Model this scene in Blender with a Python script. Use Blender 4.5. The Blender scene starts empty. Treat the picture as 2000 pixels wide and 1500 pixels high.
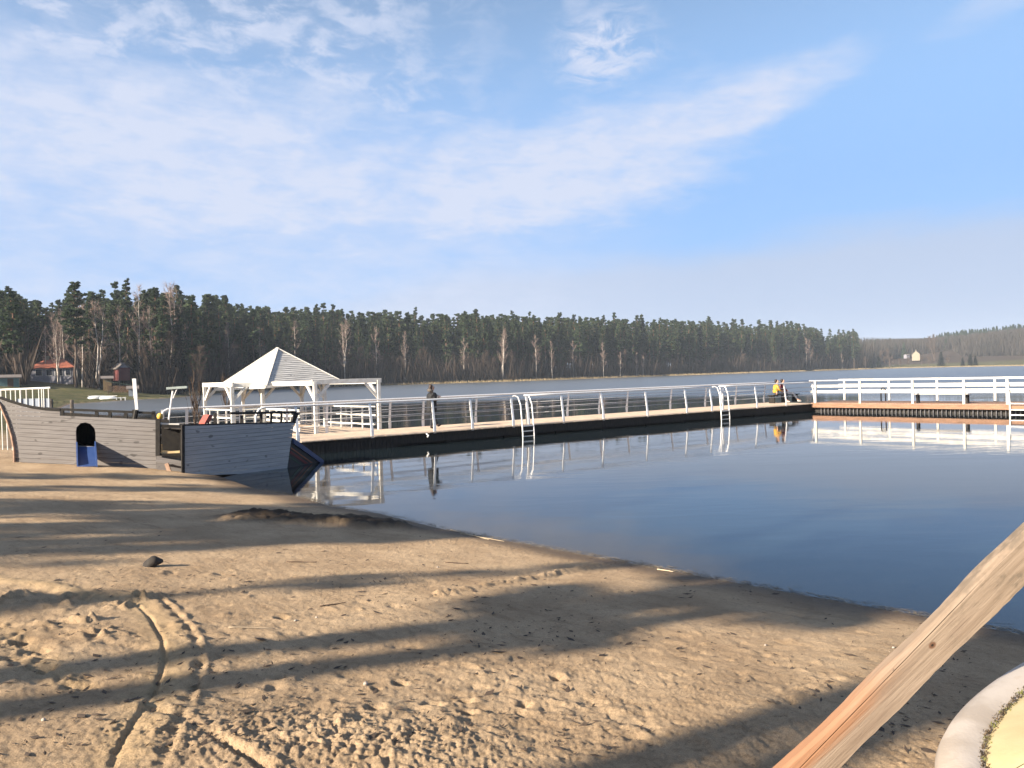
import bpy, math, random
import numpy as np
from mathutils import Vector, Matrix
random.seed(7); rng = np.random.default_rng(7)
R = math.radians
sc = bpy.context.scene
col = sc.collection

# ------------------------------------------------------------------ camera
EYE = 2.4
PITCH, ROLL = R(0.687), math.atan(0.026)
cam_d = bpy.data.cameras.new('camera'); cam = bpy.data.objects.new('camera', cam_d); col.objects.link(cam)
cam_d.sensor_width = 36; cam_d.lens = 27; cam_d.clip_start = 0.05; cam_d.clip_end = 8000
FW = np.array([0, math.cos(PITCH), -math.sin(PITCH)])
_r0 = np.array([1., 0, 0]); _u0 = np.array([0, math.sin(PITCH), math.cos(PITCH)])
RT = math.cos(ROLL)*_r0 - math.sin(ROLL)*_u0
UP = math.sin(ROLL)*_r0 + math.cos(ROLL)*_u0
m = Matrix.Identity(4)
for i in range(3):
    m[i][0], m[i][1], m[i][2] = RT[i], UP[i], -FW[i]
m[2][3] = EYE
cam.matrix_world = m
sc.camera = cam

# ------------------------------------------------------------------ sun, sky, exposure
SUN_AZ, SUN_EL = R(51), R(24)            # sun behind the viewer, to the left
S = Vector((-math.sin(SUN_AZ)*math.cos(SUN_EL), -math.cos(SUN_AZ)*math.cos(SUN_EL), math.sin(SUN_EL)))
sun_d = bpy.data.lights.new('sun', 'SUN'); sun = bpy.data.objects.new('sun', sun_d); col.objects.link(sun)
sun_d.energy = 4.9; sun_d.angle = R(0.5); sun_d.color = (1, 0.86, 0.68)
sun.rotation_euler = S.to_track_quat('Z', 'Y').to_euler()
sc.view_settings.view_transform = 'Standard'; sc.view_settings.look = 'None'
sc.view_settings.exposure = 1.72; sc.view_settings.gamma = 1
sc.cycles.max_bounces = 6; sc.cycles.transparent_max_bounces = 12; sc.cycles.volume_bounces = 0
sc.cycles.use_denoising = True

class X:
    """tiny wrapper so that node maths can be written as expressions"""
    nt = None
    def __init__(s, sock): s.k = sock
    @staticmethod
    def op(name, *a, clamp=False):
        n = X.nt.nodes.new('ShaderNodeMath'); n.operation = name; n.use_clamp = clamp
        for i, v in enumerate(a):
            if isinstance(v, X): X.nt.links.new(v.k, n.inputs[i])
            else: n.inputs[i].default_value = v
        return X(n.outputs[0])
    def __add__(s, o): return X.op('ADD', s, o)
    __radd__ = __add__
    def __mul__(s, o): return X.op('MULTIPLY', s, o)
    __rmul__ = __mul__
    def __sub__(s, o): return X.op('SUBTRACT', s, o)
    def __rsub__(s, o): return X.op('SUBTRACT', o, s)
    def __truediv__(s, o): return X.op('DIVIDE', s, o)
def ss(x, a, b):
    n = X.nt.nodes.new('ShaderNodeMapRange'); n.interpolation_type = 'SMOOTHSTEP'
    X.nt.links.new(x.k, n.inputs[0]); n.inputs[1].default_value = a; n.inputs[2].default_value = b
    if a > b:
        n.inputs[1].default_value = b; n.inputs[2].default_value = a; n.inputs[3].default_value = 1; n.inputs[4].default_value = 0
    return X(n.outputs[0])
def clamp01(x): return X.op('ADD', x, 0.0, clamp=True)
def noise3(vec, scale, detail=4, rough=0.55, dist=0.0):
    n = X.nt.nodes.new('ShaderNodeTexNoise'); X.nt.links.new(vec, n.inputs['Vector'])
    n.inputs['Scale'].default_value = scale; n.inputs['Detail'].default_value = detail
    n.inputs['Roughness'].default_value = rough; n.inputs['Distortion'].default_value = dist
    return X(n.outputs['Fac'])
def combine(x, y, z):
    n = X.nt.nodes.new('ShaderNodeCombineXYZ')
    for i, v in enumerate((x, y, z)):
        if isinstance(v, X): X.nt.links.new(v.k, n.inputs[i])
        else: n.inputs[i].default_value = v
    return n.outputs[0]
def mixc(f, a, b):
    n = X.nt.nodes.new('ShaderNodeMix'); n.data_type = 'RGBA'
    for i, v in ((0, f), (6, a), (7, b)):
        if isinstance(v, X): X.nt.links.new(v.k, n.inputs[i])
        elif isinstance(v, (tuple, list)): n.inputs[i].default_value = (*v[:3], 1)
        elif isinstance(v, (int, float)): n.inputs[i].default_value = v
        else: X.nt.links.new(v, n.inputs[i])
    return n.outputs[2]

world = bpy.data.worlds.new('World'); sc.world = world; world.use_nodes = True
nt = world.node_tree; X.nt = nt
bg = nt.nodes['Background']
sky = nt.nodes.new('ShaderNodeTexSky'); sky.sky_type = 'NISHITA'; sky.sun_disc = False
sky.sun_elevation = SUN_EL; sky.sun_rotation = math.atan2(S.x, S.y)
sky.air_density = 1.0; sky.dust_density = 0.6; sky.ozone_density = 1.2
SKY = 0.060
tc = nt.nodes.new('ShaderNodeTexCoord'); gen = tc.outputs['Generated']
sep = nt.nodes.new('ShaderNodeSeparateXYZ'); nt.links.new(gen, sep.inputs[0])
dx, dy, dz = (X(sep.outputs[i]) for i in range(3))
az = X.op('ARCTAN2', dx, dy) * (180/math.pi)              # degrees, 0 = over the lake
el = X.op('ARCSINE', dz) * (180/math.pi)
pl = combine(dx/(X.op('MAXIMUM', dz, 0.0)+0.12), dy/(X.op('MAXIMUM', dz, 0.0)+0.12), 0.0)   # a flat cloud deck overhead
n_big = noise3(pl, 1.3, 5, 0.6, 0.6); n_mid = noise3(pl, 3.6, 6, 0.62, 0.5); n_fine = noise3(pl, 11, 4, 0.65, 0.8)
ae = combine(az*0.045, el*0.16, 0.0)
n_str = noise3(ae, 2.2, 6, 0.6, 0.4)
n_rip = noise3(combine(az*0.30+el*0.12, el*0.62-az*0.05, 0.0), 1.0, 5, 0.6, 0.35); n_fib = noise3(combine(az*0.10-el*0.10, el*0.42+az*0.05, 1.7), 1.6, 7, 0.66, 0.5)
def blob(a0, e0, ra, re, rot=0.0, soft=(1.0, 0.25)):
    c, s_ = math.cos(R(rot)), math.sin(R(rot))
    u = (az-a0)*(c/ra) + (el-e0)*(s_/ra); v = (el-e0)*(c/re) - (az-a0)*(s_/re)
    d = X.op('SQRT', u*u+v*v) + (n_mid-0.5)*0.9 + (n_str-0.5)*0.9 + (n_big-0.5)*0.5
    return ss(d, soft[0], soft[1])
#SKYMASKS
bank = blob(1, 14.2, 19, 5.2, 9, (1.1, 0.35))
tip = blob(15, 17.6, 12, 2.4, 15, (1.1, 0.3)) * 0.9
left = blob(-22, 15.0, 24, 8, -6, (1.15, 0.3)) * 0.95
left2 = X.op('MAXIMUM', blob(-36, 15, 16, 9, 0, (1.2, 0.1)) * 0.85, ss(az, 16, -6)*ss(el, 22, 12)*0.55)
wisp = blob(7.0, 22.6, 6.0, 3.6, 8, (1.0, 0.3)) * ss(n_fine + n_mid*0.6, 0.62, 0.98) * 0.9
wisp2 = blob(5.5, 27, 1.6, 4, 0, (1.0, 0.3)) * ss(n_mid, 0.35, 0.7) * 0.6
wisp3 = blob(33, 21.5, 6, 1.4, 12) * 0.35
dap = ss(az, 6, -14) * ss(el, 14, 19) * (0.22 + 0.78*ss(n_rip + (n_mid-0.5)*0.3, 0.40, 0.62)) * 0.66
low = ss(el + (n_str-0.5)*3 + ss(az, 26, 4)*1.2 - ss(az, 0, -20)*(-4.0), 10.5, 7.5)
cl = X.op('MAXIMUM', X.op('MAXIMUM', X.op('MAXIMUM', bank, tip), X.op('MAXIMUM', left, left2)), X.op('MAXIMUM', X.op('MAXIMUM', wisp, wisp2), X.op('MAXIMUM', wisp3, dap)))
cl = clamp01(cl * (0.95 + 1.5*(n_fib-0.5) + 0.7*(n_str-0.48) + 1.5*(n_rip-0.5)))
hem = ss(dz, -0.02, 0.01)
# clouds behind the viewer, plain scattered
skyc = nt.nodes.new('ShaderNodeVectorMath'); skyc.operation = 'MULTIPLY'
nt.links.new(sky.outputs[0], skyc.inputs[0]); skyc.inputs[1].default_value = (1.0, 1.0, 1.0)
CLOUD = (3.45, 3.8, 4.7); HAZEC = (2.60, 3.10, 4.10); PALE = (1.50, 2.70, 4.85)
c0 = mixc(ss(el, 30, 12)*0.9, skyc.outputs[0], PALE)
c1 = mixc(low*0.92, c0, HAZEC)
c2 = mixc(cl*0.97, c1, CLOUD)
nt.links.new(c2, bg.inputs[0]); bg.inputs[1].default_value = SKY

# ------------------------------------------------------------------ survey helpers: a sight line of the viewer meets a plane
def ray(px, py):
    d = FW*1500 + RT*(px-1000) - UP*(py-750)
    return d/d[1]
def atz(px, py, z):
    d = ray(px, py); return Vector((0, 0, EYE)) + Vector(d*((z-EYE)/d[2]))
def aty(px, py, Y): return Vector((0, 0, EYE)) + Vector(ray(px, py)*Y)
def atplane(px, py, P, N):
    d = Vector(ray(px, py)); o = Vector((0, 0, EYE)); return o + d*((P-o).dot(N)/d.dot(N))
def V(*a): return Vector(a)

# ------------------------------------------------------------------ scene graph helpers
def tag(o, label=None, cat=None, group=None, kind=None):
    if label: o['label'] = label
    if cat: o['category'] = cat
    if group: o['group'] = group
    if kind: o['kind'] = kind
    return o
def thing(name, label, cat, loc=(0, 0, 0), rz=0.0, group=None):
    o = bpy.data.objects.new(name, None); col.objects.link(o); o.empty_display_size = 0.2
    o.location = loc; o.rotation_euler = (0, 0, rz)
    return tag(o, label, cat, group)
def fast_mesh(name, v, tris=None, quads=None, smooth=False):
    me = bpy.data.meshes.new(name); v = np.asarray(v, dtype=np.float32).reshape(-1, 3)
    me.vertices.add(len(v)); me.vertices.foreach_set('co', v.ravel())
    f = [np.asarray(a, dtype=np.int32).reshape(-1, k) for a, k in ((tris, 3), (quads, 4)) if a is not None and len(a)]
    tot = sum(a.size for a in f); n = sum(len(a) for a in f)
    me.loops.add(tot); me.loops.foreach_set('vertex_index', np.concatenate([a.ravel() for a in f]))
    lens = np.concatenate([np.full(len(a), a.shape[1], dtype=np.int32) for a in f])
    st = np.zeros(n, dtype=np.int32); st[1:] = np.cumsum(lens)[:-1]
    me.polygons.add(n); me.polygons.foreach_set('loop_start', st)
    me.polygons.foreach_set('use_smooth', np.full(n, smooth))
    me.update(calc_edges=True); me.validate()
    return me
def link(name, me, mat, parent=None):
    o = bpy.data.objects.new(name, me); col.objects.link(o)
    if mat is not None and len(me.materials) == 0: me.materials.append(mat)
    if parent is not None: o.parent = parent
    return o
class MB:
    """collects boxes, bars, tubes and prisms; build() links them as ONE mesh object"""
    def __init__(s): s.v = []; s.f = []
    def quad_box(s, c):                       # 8 corners: 4 bottom, 4 top
        b = len(s.v); s.v += [tuple(p) for p in c]
        for q in ((0, 3, 2, 1), (4, 5, 6, 7), (0, 1, 5, 4), (1, 2, 6, 5), (2, 3, 7, 6), (3, 0, 4, 7)): s.f.append(tuple(b+i for i in q))
    def bar(s, a, b, w, h, up=(0, 0, 1)):     # a box from a to b, w across and h along up
        a, b, up = Vector(a), Vector(b), Vector(up); d = (b-a).normalized()
        x = d.cross(up).normalized()*(w/2); y = x.cross(d).normalized()*(h/2)
        s.quad_box([a-x-y, a+x-y, b+x-y, b-x-y, a-x+y, a+x+y, b+x+y, b-x+y]); return s
    def box(s, c, sx, sy, sz, rz=0.0):
        c = Vector(c); M = Matrix.Rotation(rz, 3, 'Z')
        s.quad_box([c + M @ Vector((x*sx/2, y*sy/2, z*sz/2)) for z in (-1, 1) for x, y in ((-1, -1), (1, -1), (1, 1), (-1, 1))]); return s
    def tube(s, pts, r, n=8, cap=True):
        pts = [Vector(p) for p in pts]; r = r if hasattr(r, '__len__') else [r]*len(pts); rings = []
        prev = None
        for i, p in enumerate(pts):
            d = (pts[min(i+1, len(pts)-1)] - pts[max(i-1, 0)]).normalized()
            x = d.cross(Vector((0, 0, 1)) if abs(d.z) < 0.95 else Vector((0, 1, 0))).normalized() if prev is None else (prev - d*prev.dot(d)).normalized()
            prev = x; y = d.cross(x); b = len(s.v); rings.append(b)
            s.v += [tuple(p + (x*math.cos(2*math.pi*k/n) + y*math.sin(2*math.pi*k/n))*r[i]) for k in range(n)]
        for a, b in zip(rings[:-1], rings[1:]):
            for k in range(n): s.f.append((a+k, a+(k+1) % n, b+(k+1) % n, b+k))
        if cap: s.f.append(tuple(rings[0]+k for k in reversed(range(n)))); s.f.append(tuple(rings[-1]+k for k in range(n)))
        return s
    def prism(s, poly, off):                  # a planar outline given thickness
        off = Vector(off); n = len(poly); b = len(s.v)
        s.v += [tuple(Vector(p)) for p in poly] + [tuple(Vector(p)+off) for p in poly]
        s.f.append(tuple(b+i for i in range(n))); s.f.append(tuple(b+n+i for i in reversed(range(n))))
        for i in range(n): j = (i+1) % n; s.f.append((b+i, b+n+i, b+n+j, b+j))
        return s
    def face(s, pts): b = len(s.v); s.v += [tuple(Vector(p)) for p in pts]; s.f.append(tuple(range(b, b+len(pts)))); return s
    def build(s, name, mat, parent=None, smooth=False, bevel=0.0):
        me = bpy.data.meshes.new(name); me.from_pydata(s.v, [], s.f); me.update()
        import bmesh
        bm = bmesh.new(); bm.from_mesh(me); bmesh.ops.recalc_face_normals(bm, faces=bm.faces); bm.to_mesh(me); bm.free()
        if smooth: me.polygons.foreach_set('use_smooth', [True]*len(me.polygons))
        o = link(name, me, mat, parent)
        if bevel:
            md = o.modifiers.new('bevel', 'BEVEL'); md.width = bevel; md.segments = 2; md.limit_method = 'ANGLE'
        if parent is not None and parent.type == 'EMPTY' and tuple(parent.location) != (0, 0, 0):
            bpy.context.view_layer.update(); o.matrix_parent_inverse = parent.matrix_world.inverted()
        return o

# ------------------------------------------------------------------ materials
def mat(name, c, rough=0.6, c2=None, scale=4.0, stretch=(1, 1, 1), bump=0.0, bscale=40.0, metal=0.0, detail=5, lo=0.35, hi=0.65, spec=0.4, c3=None, c3s=1.5, c3r=(0.55, 0.7)):
    mt = bpy.data.materials.new(name); mt.use_nodes = True; n = mt.node_tree; X.nt = n
    p = n.nodes['Principled BSDF']; p.inputs['Roughness'].default_value = rough; p.inputs['Metallic'].default_value = metal
    p.inputs['Specular IOR Level'].default_value = spec
    t = n.nodes.new('ShaderNodeTexCoord'); mp = n.nodes.new('ShaderNodeMapping'); n.links.new(t.outputs['Object'], mp.inputs[0]); mp.inputs['Scale'].default_value = stretch
    c2 = c2 or tuple(x*0.8 for x in c)
    k = mixc(ss(noise3(mp.outputs[0], scale, detail), lo, hi), c2, c)
    if c3: k = mixc(ss(noise3(mp.outputs[0], c3s, 4, 0.6), *c3r), k, c3)
    n.links.new(k, p.inputs['Base Color'])
    if bump:
        b = n.nodes.new('ShaderNodeBump'); b.inputs['Strength'].default_value = bump; b.inputs['Distance'].default_value = 0.01
        n.links.new(noise3(mp.outputs[0], bscale, 4).k, b.inputs['Height']); n.links.new(b.outputs[0], p.inputs['Normal'])
    return mt
M = {}
M['white_wood'] = mat('white painted wood', (0.64, 0.63, 0.595), 0.55, (0.53, 0.515, 0.475), 6, (1, 1, 1))
M['white_paint'] = mat('white paint', (0.66, 0.66, 0.645), 0.4, (0.57, 0.57, 0.55), 9)
M['steel'] = mat('galvanised steel', (0.74, 0.74, 0.74), 0.42, (0.62, 0.62, 0.63), 20, metal=0.25)
M['steel_dull'] = mat('dull thin steel', (0.40, 0.40, 0.41), 0.45, (0.3, 0.3, 0.31), 20, metal=0.3)
M['white_rail'] = mat('white railing paint', (0.52, 0.51, 0.485), 0.55, (0.40, 0.39, 0.36), 4)
M['deck_pale'] = mat('pale deck boards', (0.52, 0.41, 0.31), 0.8, (0.40, 0.31, 0.23), 3, (1, 1, 1), 0.15, 60)
M['deck_red'] = mat('reddish deck boards', (0.34, 0.20, 0.13), 0.8, (0.25, 0.15, 0.10), 3)
M['orange_beam'] = mat('orange larch beam', (0.23, 0.122, 0.072), 0.65, (0.16, 0.085, 0.05), 5, (0.6, 0.6, 4))
M['dark_wood'] = mat('dark wet wood', (0.028, 0.024, 0.021), 0.7, (0.014, 0.013, 0.013), 8, (3, 3, 0.6), spec=0.2)
M['black'] = mat('black painted wood', (0.012, 0.011, 0.011), 0.6, (0.02, 0.018, 0.016), 8, spec=0.25)
M['dark_cloth'] = mat('dark cloth', (0.018, 0.020, 0.026), 0.9, (0.010, 0.011, 0.015), 8, spec=0.1)
M['slide_blue'] = mat('blue plastic', (0.022, 0.050, 0.155), 0.4, (0.030, 0.060, 0.17), 4)
M['sill'] = mat('fresh pine board', (0.62, 0.47, 0.26), 0.7, (0.5, 0.36, 0.2), 6)
M['red'] = mat('faded red paint', (0.30, 0.065, 0.045), 0.6, (0.22, 0.055, 0.045), 8)
M['trim'] = mat('brown edge trim', (0.36, 0.24, 0.17), 0.7, (0.22, 0.14, 0.10), 9)

def planks(name, base, dirt, groove_axis=None, bw=0.12, gap=0.06, axis=2, grime=0.0):
    """painted boards: tone differs from board to board, knots and streaks; axis is the object axis across the boards"""
    mt = bpy.data.materials.new(name); mt.use_nodes = True; n = mt.node_tree; X.nt = n; p = n.nodes['Principled BSDF']
    p.inputs['Roughness'].default_value = 0.7; p.inputs['Specular IOR Level'].default_value = 0.3
    t = n.nodes.new('ShaderNodeTexCoord'); s_ = n.nodes.new('ShaderNodeSeparateXYZ'); n.links.new(t.outputs['Object'], s_.inputs[0])
    ax = [X(s_.outputs[i]) for i in range(3)]
    idx = X.op('FLOOR', ax[axis]*(1/bw))
    wn = n.nodes.new('ShaderNodeTexWhiteNoise'); wn.noise_dimensions = '1D'; n.links.new(idx.k, wn.inputs['W'])
    oth = [a for i, a in enumerate(ax) if i != axis]
    vec = combine(oth[0]*1.2+idx*7.3, oth[1]*1.2, ax[axis]*16)
    k = mixc(ss(noise3(vec, 1.6, 5, 0.65), 0.3, 0.75), tuple(base), tuple(dirt))
    k = mixc(X(wn.outputs['Value'])*0.35, k, tuple(x*0.72 for x in base))
    knot = ss(noise3(combine(oth[0]*3, oth[1]*3, ax[axis]*5), 1.4, 1, 0.3), 0.70, 0.76)
    k = mixc(knot*0.7, k, tuple(x*0.35 for x in dirt))
    n.links.new(k, p.inputs['Base Color'])
    b = n.nodes.new('ShaderNodeBump'); b.inputs['Strength'].default_value = 0.3; b.inputs['Distance'].default_value = 0.004
    n.links.new(noise3(vec, 5, 4).k, b.inputs['Height']); n.links.new(b.outputs[0], p.inputs['Normal'])
    return mt
M['hull'] = planks('weathered grey white hull boards', (0.205, 0.195, 0.192), (0.135, 0.124, 0.120), bw=0.105)  # same paint as the bow, its tone set darker for the sunlit side
M['hull_shaded'] = planks('grey painted bow boards', (0.36, 0.365, 0.37), (0.26, 0.265, 0.275), bw=0.105)  # same paint as the hull side, its tone kept lighter for the shaded bow
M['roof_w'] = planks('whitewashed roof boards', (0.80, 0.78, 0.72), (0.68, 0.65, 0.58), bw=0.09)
M['roof_greyer'] = planks('greyer roof boards', (0.60, 0.585, 0.55), (0.30, 0.29, 0.28), bw=0.09)  # greyer, more streaked tone for one roof face and its ridge cap

# ------------------------------------------------------------------ the lie of the land
def far(px, D): r = ray(px, 700); return (r[0]*D, D)
SHORE = [(60, -45), (30, -18), (9, 2.6), (4.44, 6.72), (3.67, 7.44), (2.73, 8.33), (1.79, 9.23), (.95, 10.06), (-.21, 11.14), (-1.1, 11.99), (-2.42, 13.6), (-3.56, 14.57),
         (-4.35, 15.68), (-5.78, 17.12), (-8.18, 20.27), (-10.6, 23.6), (-19.7, 30.5), (-33, 52), (-47, 79), (-60, 104), (-60, 121), (-57, 128), far(390, 155), far(450, 192), far(600, 231), far(740, 252),
         far(870, 264), far(1000, 278), far(1150, 312), far(1300, 355), far(1500, 424), far(1650, 500), far(1780, 530), far(1900, 470), far(2000, 420), far(2200, 360), (420, 300), (520, 120), (300, -90)]
SH = np.array(SHORE, dtype=float)
def signed(P):
    """distance to the waterline, positive on land"""
    P = np.asarray(P, dtype=float); out = np.empty(len(P))
    A, B = SH, np.roll(SH, -1, axis=0); E = B-A; L2 = (E**2).sum(1)
    for i in range(0, len(P), 40000):
        p = P[i:i+40000]; dx_ = p[:, None, 0]-A[None, :, 0]; dy_ = p[:, None, 1]-A[None, :, 1]
        t = np.clip((dx_*E[:, 0]+dy_*E[:, 1])/L2, 0, 1)
        d2 = (dx_-t*E[:, 0])**2 + (dy_-t*E[:, 1])**2
        cross = ((A[None, :, 1] > p[:, None, 1]) != (B[None, :, 1] > p[:, None, 1])) & (p[:, None, 0] < A[None, :, 0]+(p[:, None, 1]-A[None, :, 1])*E[:, 0]/np.where(E[:, 1] == 0, 1e-9, E[:, 1]))
        inside = cross.sum(1) % 2 == 1
        out[i:i+40000] = np.sqrt(d2.min(1))*np.where(inside, -1, 1)
    return out
def sst(x, a, b): t = np.clip((x-a)/(b-a), 0, 1); return t*t*(3-2*t)
def vnoise(x, y, f, seed):
    """value noise"""
    g = np.random.default_rng(seed).random((256, 256)); x = x*f; y = y*f
    xi = np.floor(x).astype(int); yi = np.floor(y).astype(int); u = x-xi; v = y-yi; u = u*u*(3-2*u); v = v*v*(3-2*v)
    a = g[xi & 255, yi & 255]; b = g[(xi+1) & 255, yi & 255]; c = g[xi & 255, (yi+1) & 255]; d = g[(xi+1) & 255, (yi+1) & 255]
    return (a*(1-u)+b*u)*(1-v)+(c*(1-u)+d*u)*v - 0.5
def height(P, s=None):
    """broad shape of the land, without the marks in the sand"""
    P = np.asarray(P, dtype=float); s = signed(P) if s is None else s; x, y = P[:, 0], P[:, 1]; r = np.hypot(x, y); azd = np.degrees(np.arctan2(x, y))
    near = np.minimum(0.13*s, 1.25+0.02*s) + 0.13*np.exp(-((x+9.3)**2/5+(y-18.5)**2/2.2))
    rise = np.interp(azd, [-60, -30, -22, -10, 20, 28, 60], [0.17, 0.17, 0.12, 0.07, 0.05, 0.03, 0.03])
    cap = np.interp(azd, [-60, -30, -22, -10, 20, 28, 60], [13, 13, 8, 5, 4, 6, 6])
    bank = 0.25 + cap*(1-np.exp(-np.maximum(s-4, 0)*rise/cap))
    ridge = sst(azd, 20, 30)*(18+10*sst(azd, 24, 36))*sst(r, 620, 930)
    h = np.where(s > 0, near + (np.minimum(bank, 0.13*s+0.0)+ridge-near)*sst(r, 55, 85), np.maximum(0.13*s, -0.8-0.002*(-s)))
    return h
def ground_at(x, y): return float(height([(x, y)])[0])
def atg(px, py):
    z = 0.5
    for _ in range(25):
        p = atz(px, py, z); z = 0.5*z + 0.5*ground_at(p.x, p.y)
    return p

# ------------------------------------------------------------------ ground: one sheet from the sand at the viewer's feet to the far hills
def pline(P, pts):
    """distance to a polyline, distance along it, and the side"""
    pts = np.array([(p[0], p[1]) for p in pts]); A, B = pts[:-1], pts[1:]; E = B-A; L2 = (E**2).sum(1); L = np.sqrt(L2); cum = np.concatenate([[0], np.cumsum(L)])[:-1]
    dx_ = P[:, None, 0]-A[None, :, 0]; dy_ = P[:, None, 1]-A[None, :, 1]
    t = np.clip((dx_*E[:, 0]+dy_*E[:, 1])/L2, 0, 1); d = np.hypot(dx_-t*E[:, 0], dy_-t*E[:, 1]); k = d.argmin(1); i = np.arange(len(P))
    side = np.sign(E[k, 0]*dy_[i, k]-E[k, 1]*dx_[i, k])
    return d[i, k], cum[k]+t[i, k]*L[k], side
def polar(thetas, radii):
    T, Rr = np.meshgrid(np.radians(thetas), radii, indexing='ij')
    P = np.stack([Rr*np.sin(T), Rr*np.cos(T)], -1).reshape(-1, 2); nt_, nr = T.shape
    i = np.arange(nt_)[:, None]; j = np.arange(nr-1)[None, :]; i2 = (i+1) % nt_
    q = np.stack([i*nr+j, i2*nr+j, i2*nr+j+1, i*nr+j+1], -1).reshape(-1, 4)
    return P, q, nr
def attr(me, name, a): at = me.attributes.new(name, 'FLOAT', 'POINT'); at.data.foreach_set('value', np.asarray(a, dtype=np.float32))

def build_ground():
    th = np.concatenate([np.linspace(-41, 41, 1000), np.linspace(41, 319, 110)[1:-1]])
    rr = np.concatenate([np.linspace(0.3, 2.0, 12)[:-1], np.geomspace(2.0, 24, 640)[:-1], np.geomspace(24, 80, 90)[:-1], np.geomspace(80, 1700, 250)])
    P, Q, nr = polar(th, rr)
    s = signed(P); z = height(P, s); x, y = P[:, 0], P[:, 1]; r = np.hypot(x, y)
    soil = np.zeros(len(P)); pale = np.zeros(len(P))
    # far ground: small unevenness
    z += np.where((r > 60) & (s > 2), 0.5*vnoise(x, y, 0.05, 3), 0)
    k = np.where((r < 30) & (s > -0.6))[0]; p = P[k]; x, y, sk = x[k], y[k], s[k]; d = np.zeros(len(k))
    land = sst(sk, 0.0, 0.7)
    ca, sa = math.cos(R(-40)), math.sin(R(-40)); xr, yr = x*ca-y*sa, x*sa+y*ca
    d += 0.030*vnoise(x, y, 0.7, 11) + 0.016*vnoise(xr*0.5, yr*1.6, 1.0, 12)
    d += 0.006*vnoise(x, y, 3.1, 13) + 0.014*np.maximum(vnoise(xr*0.55, yr*1.5, 5.0, 31)-0.2, 0) + 0.0045*vnoise(x, y, 8, 14) + 0.0055*vnoise(x, y, 19, 15) + 0.0055*vnoise(x, y, 47, 16)
    tram = sst(vnoise(x, y, 0.45, 21)+0.12*(4-r[k])/4, -0.1, 0.3)
    d += tram*(0.016*np.abs(vnoise(x, y, 13, 17)) + 0.013*np.abs(vnoise(x, y, 29, 18)) + 0.008*vnoise(x, y, 63, 34))
    # churned lumps at the viewer's feet
    c = atg(560, 1450); c2 = atg(800, 1470)
    lump = np.clip(np.exp(-(((x-c.x)/0.75)**2+((y-c.y)/0.42)**2)) + 0.5*np.exp(-(((x-c2.x)/0.5)**2+((y-c2.y)/0.3)**2)), 0, 1)
    d += lump*(0.02 + 0.018*np.abs(vnoise(x, y, 9, 19)) + 0.034*np.abs(vnoise(x, y, 19, 20)) + 0.026*np.abs(vnoise(x, y, 37, 22)) + 0.012*vnoise(x, y, 71, 43))
    # wheel track curving down the left of the sand
    t1 = [atg(*q) for q in ((150, 1158), (262, 1166), (302, 1205), (328, 1250), (333, 1290), (318, 1340), (285, 1400), (258, 1450), (236, 1500))]
    dd, u, sd_ = pline(p, t1); w = sst(u, 0.0, 0.5)
    q = dd*sd_
    brk = 0.5+0.5*sst(vnoise(x, y, 4, 35), -0.3, 0.2)
    d += w*(-0.020*brk*np.exp(-((q+0.03)/0.014)**2) + 0.020*sst(q, -0.02, 0.11)*sst(-q, -0.17, -0.12)*(0.7+0.6*vnoise(x, y, 9, 36)) + 0.010*np.exp(-((q-0.20)/0.025)**2)*(1+1.6*vnoise(x, y, 13, 44)))
    d -= w*0.016*np.exp(-((q-0.15)/0.03)**2)*sst(np.sin(u*2*math.pi/0.23+vnoise(x, y, 3, 37)*4), 0.0, 0.6)
    pale[k] = np.maximum(pale[k], w*np.exp(-(q/0.13)**2)*0.9)
    # a second, lumpier track at the left edge and the ridge above it
    t2 = [atg(*q) for q in ((-60, 1190), (0, 1222), (40, 1265), (90, 1300), (150, 1335))]
    dd, u, sd_ = pline(p, t2); wv = np.exp(-(dd/0.10)**2)
    d += wv*(-0.03 + 0.055*np.abs(vnoise(x, y, 11, 23)) + 0.03*np.abs(vnoise(x, y, 23, 24))); pale[k] = np.maximum(pale[k], wv*0.6)
    t3 = [atg(*q) for q in ((-60, 1128), (60, 1140), (120, 1148), (190, 1168), (262, 1166))]
    dd, u, sd_ = pline(p, t3); q = dd*sd_; d += (0.016*np.exp(-(q/0.07)**2) - 0.010*np.exp(-((q+0.16)/0.07)**2))*(0.5+1.0*(0.5+vnoise(x, y, 5, 38))); pale[k] = np.maximum(pale[k], np.exp(-(q/0.12)**2))
    # scraped line across the foreground and the low ridge towards the water
    t4 = [atg(*q) for q in ((318, 1392), (400, 1440), (470, 1482), (520, 1515))]
    dd, u, sd_ = pline(p, t4); d += (-0.022*np.exp(-(dd/0.022)**2) + 0.012*np.exp(-((dd*sd_-0.05)/0.04)**2))*(0.4+1.2*(0.5+vnoise(x, y, 5, 39)))
    t5 = [atg(*q) for q in ((860, 1163), (930, 1150), (990, 1138), (1040, 1128), (1085, 1118), (1180, 1100))]
    dd, u, sd_ = pline(p, t5); q = dd*sd_; d += (0.030*np.exp(-(q/0.05)**2) - 0.016*np.exp(-((q+0.1)/0.06)**2))*(0.45+0.55*sst(vnoise(x, y, 2.5, 25), -0.2, 0.2)); d += np.exp(-(dd/0.08)**2)*0.05*np.abs(vnoise(x, y, 14, 26))
    # footprints and clods
    dents = [(733, 1388, .05), (783, 1333, .045), (912, 1368, .04), (913, 1393, .045), (845, 1378, .05), (1087, 1320, .04), (1025, 1376, .045), (552, 1325, .05), (735, 1345, .03), (550, 1205, .05), (75, 1270, .08), (72, 1305, .09), (20, 1285, .1), (45, 1250, .06)]
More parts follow.
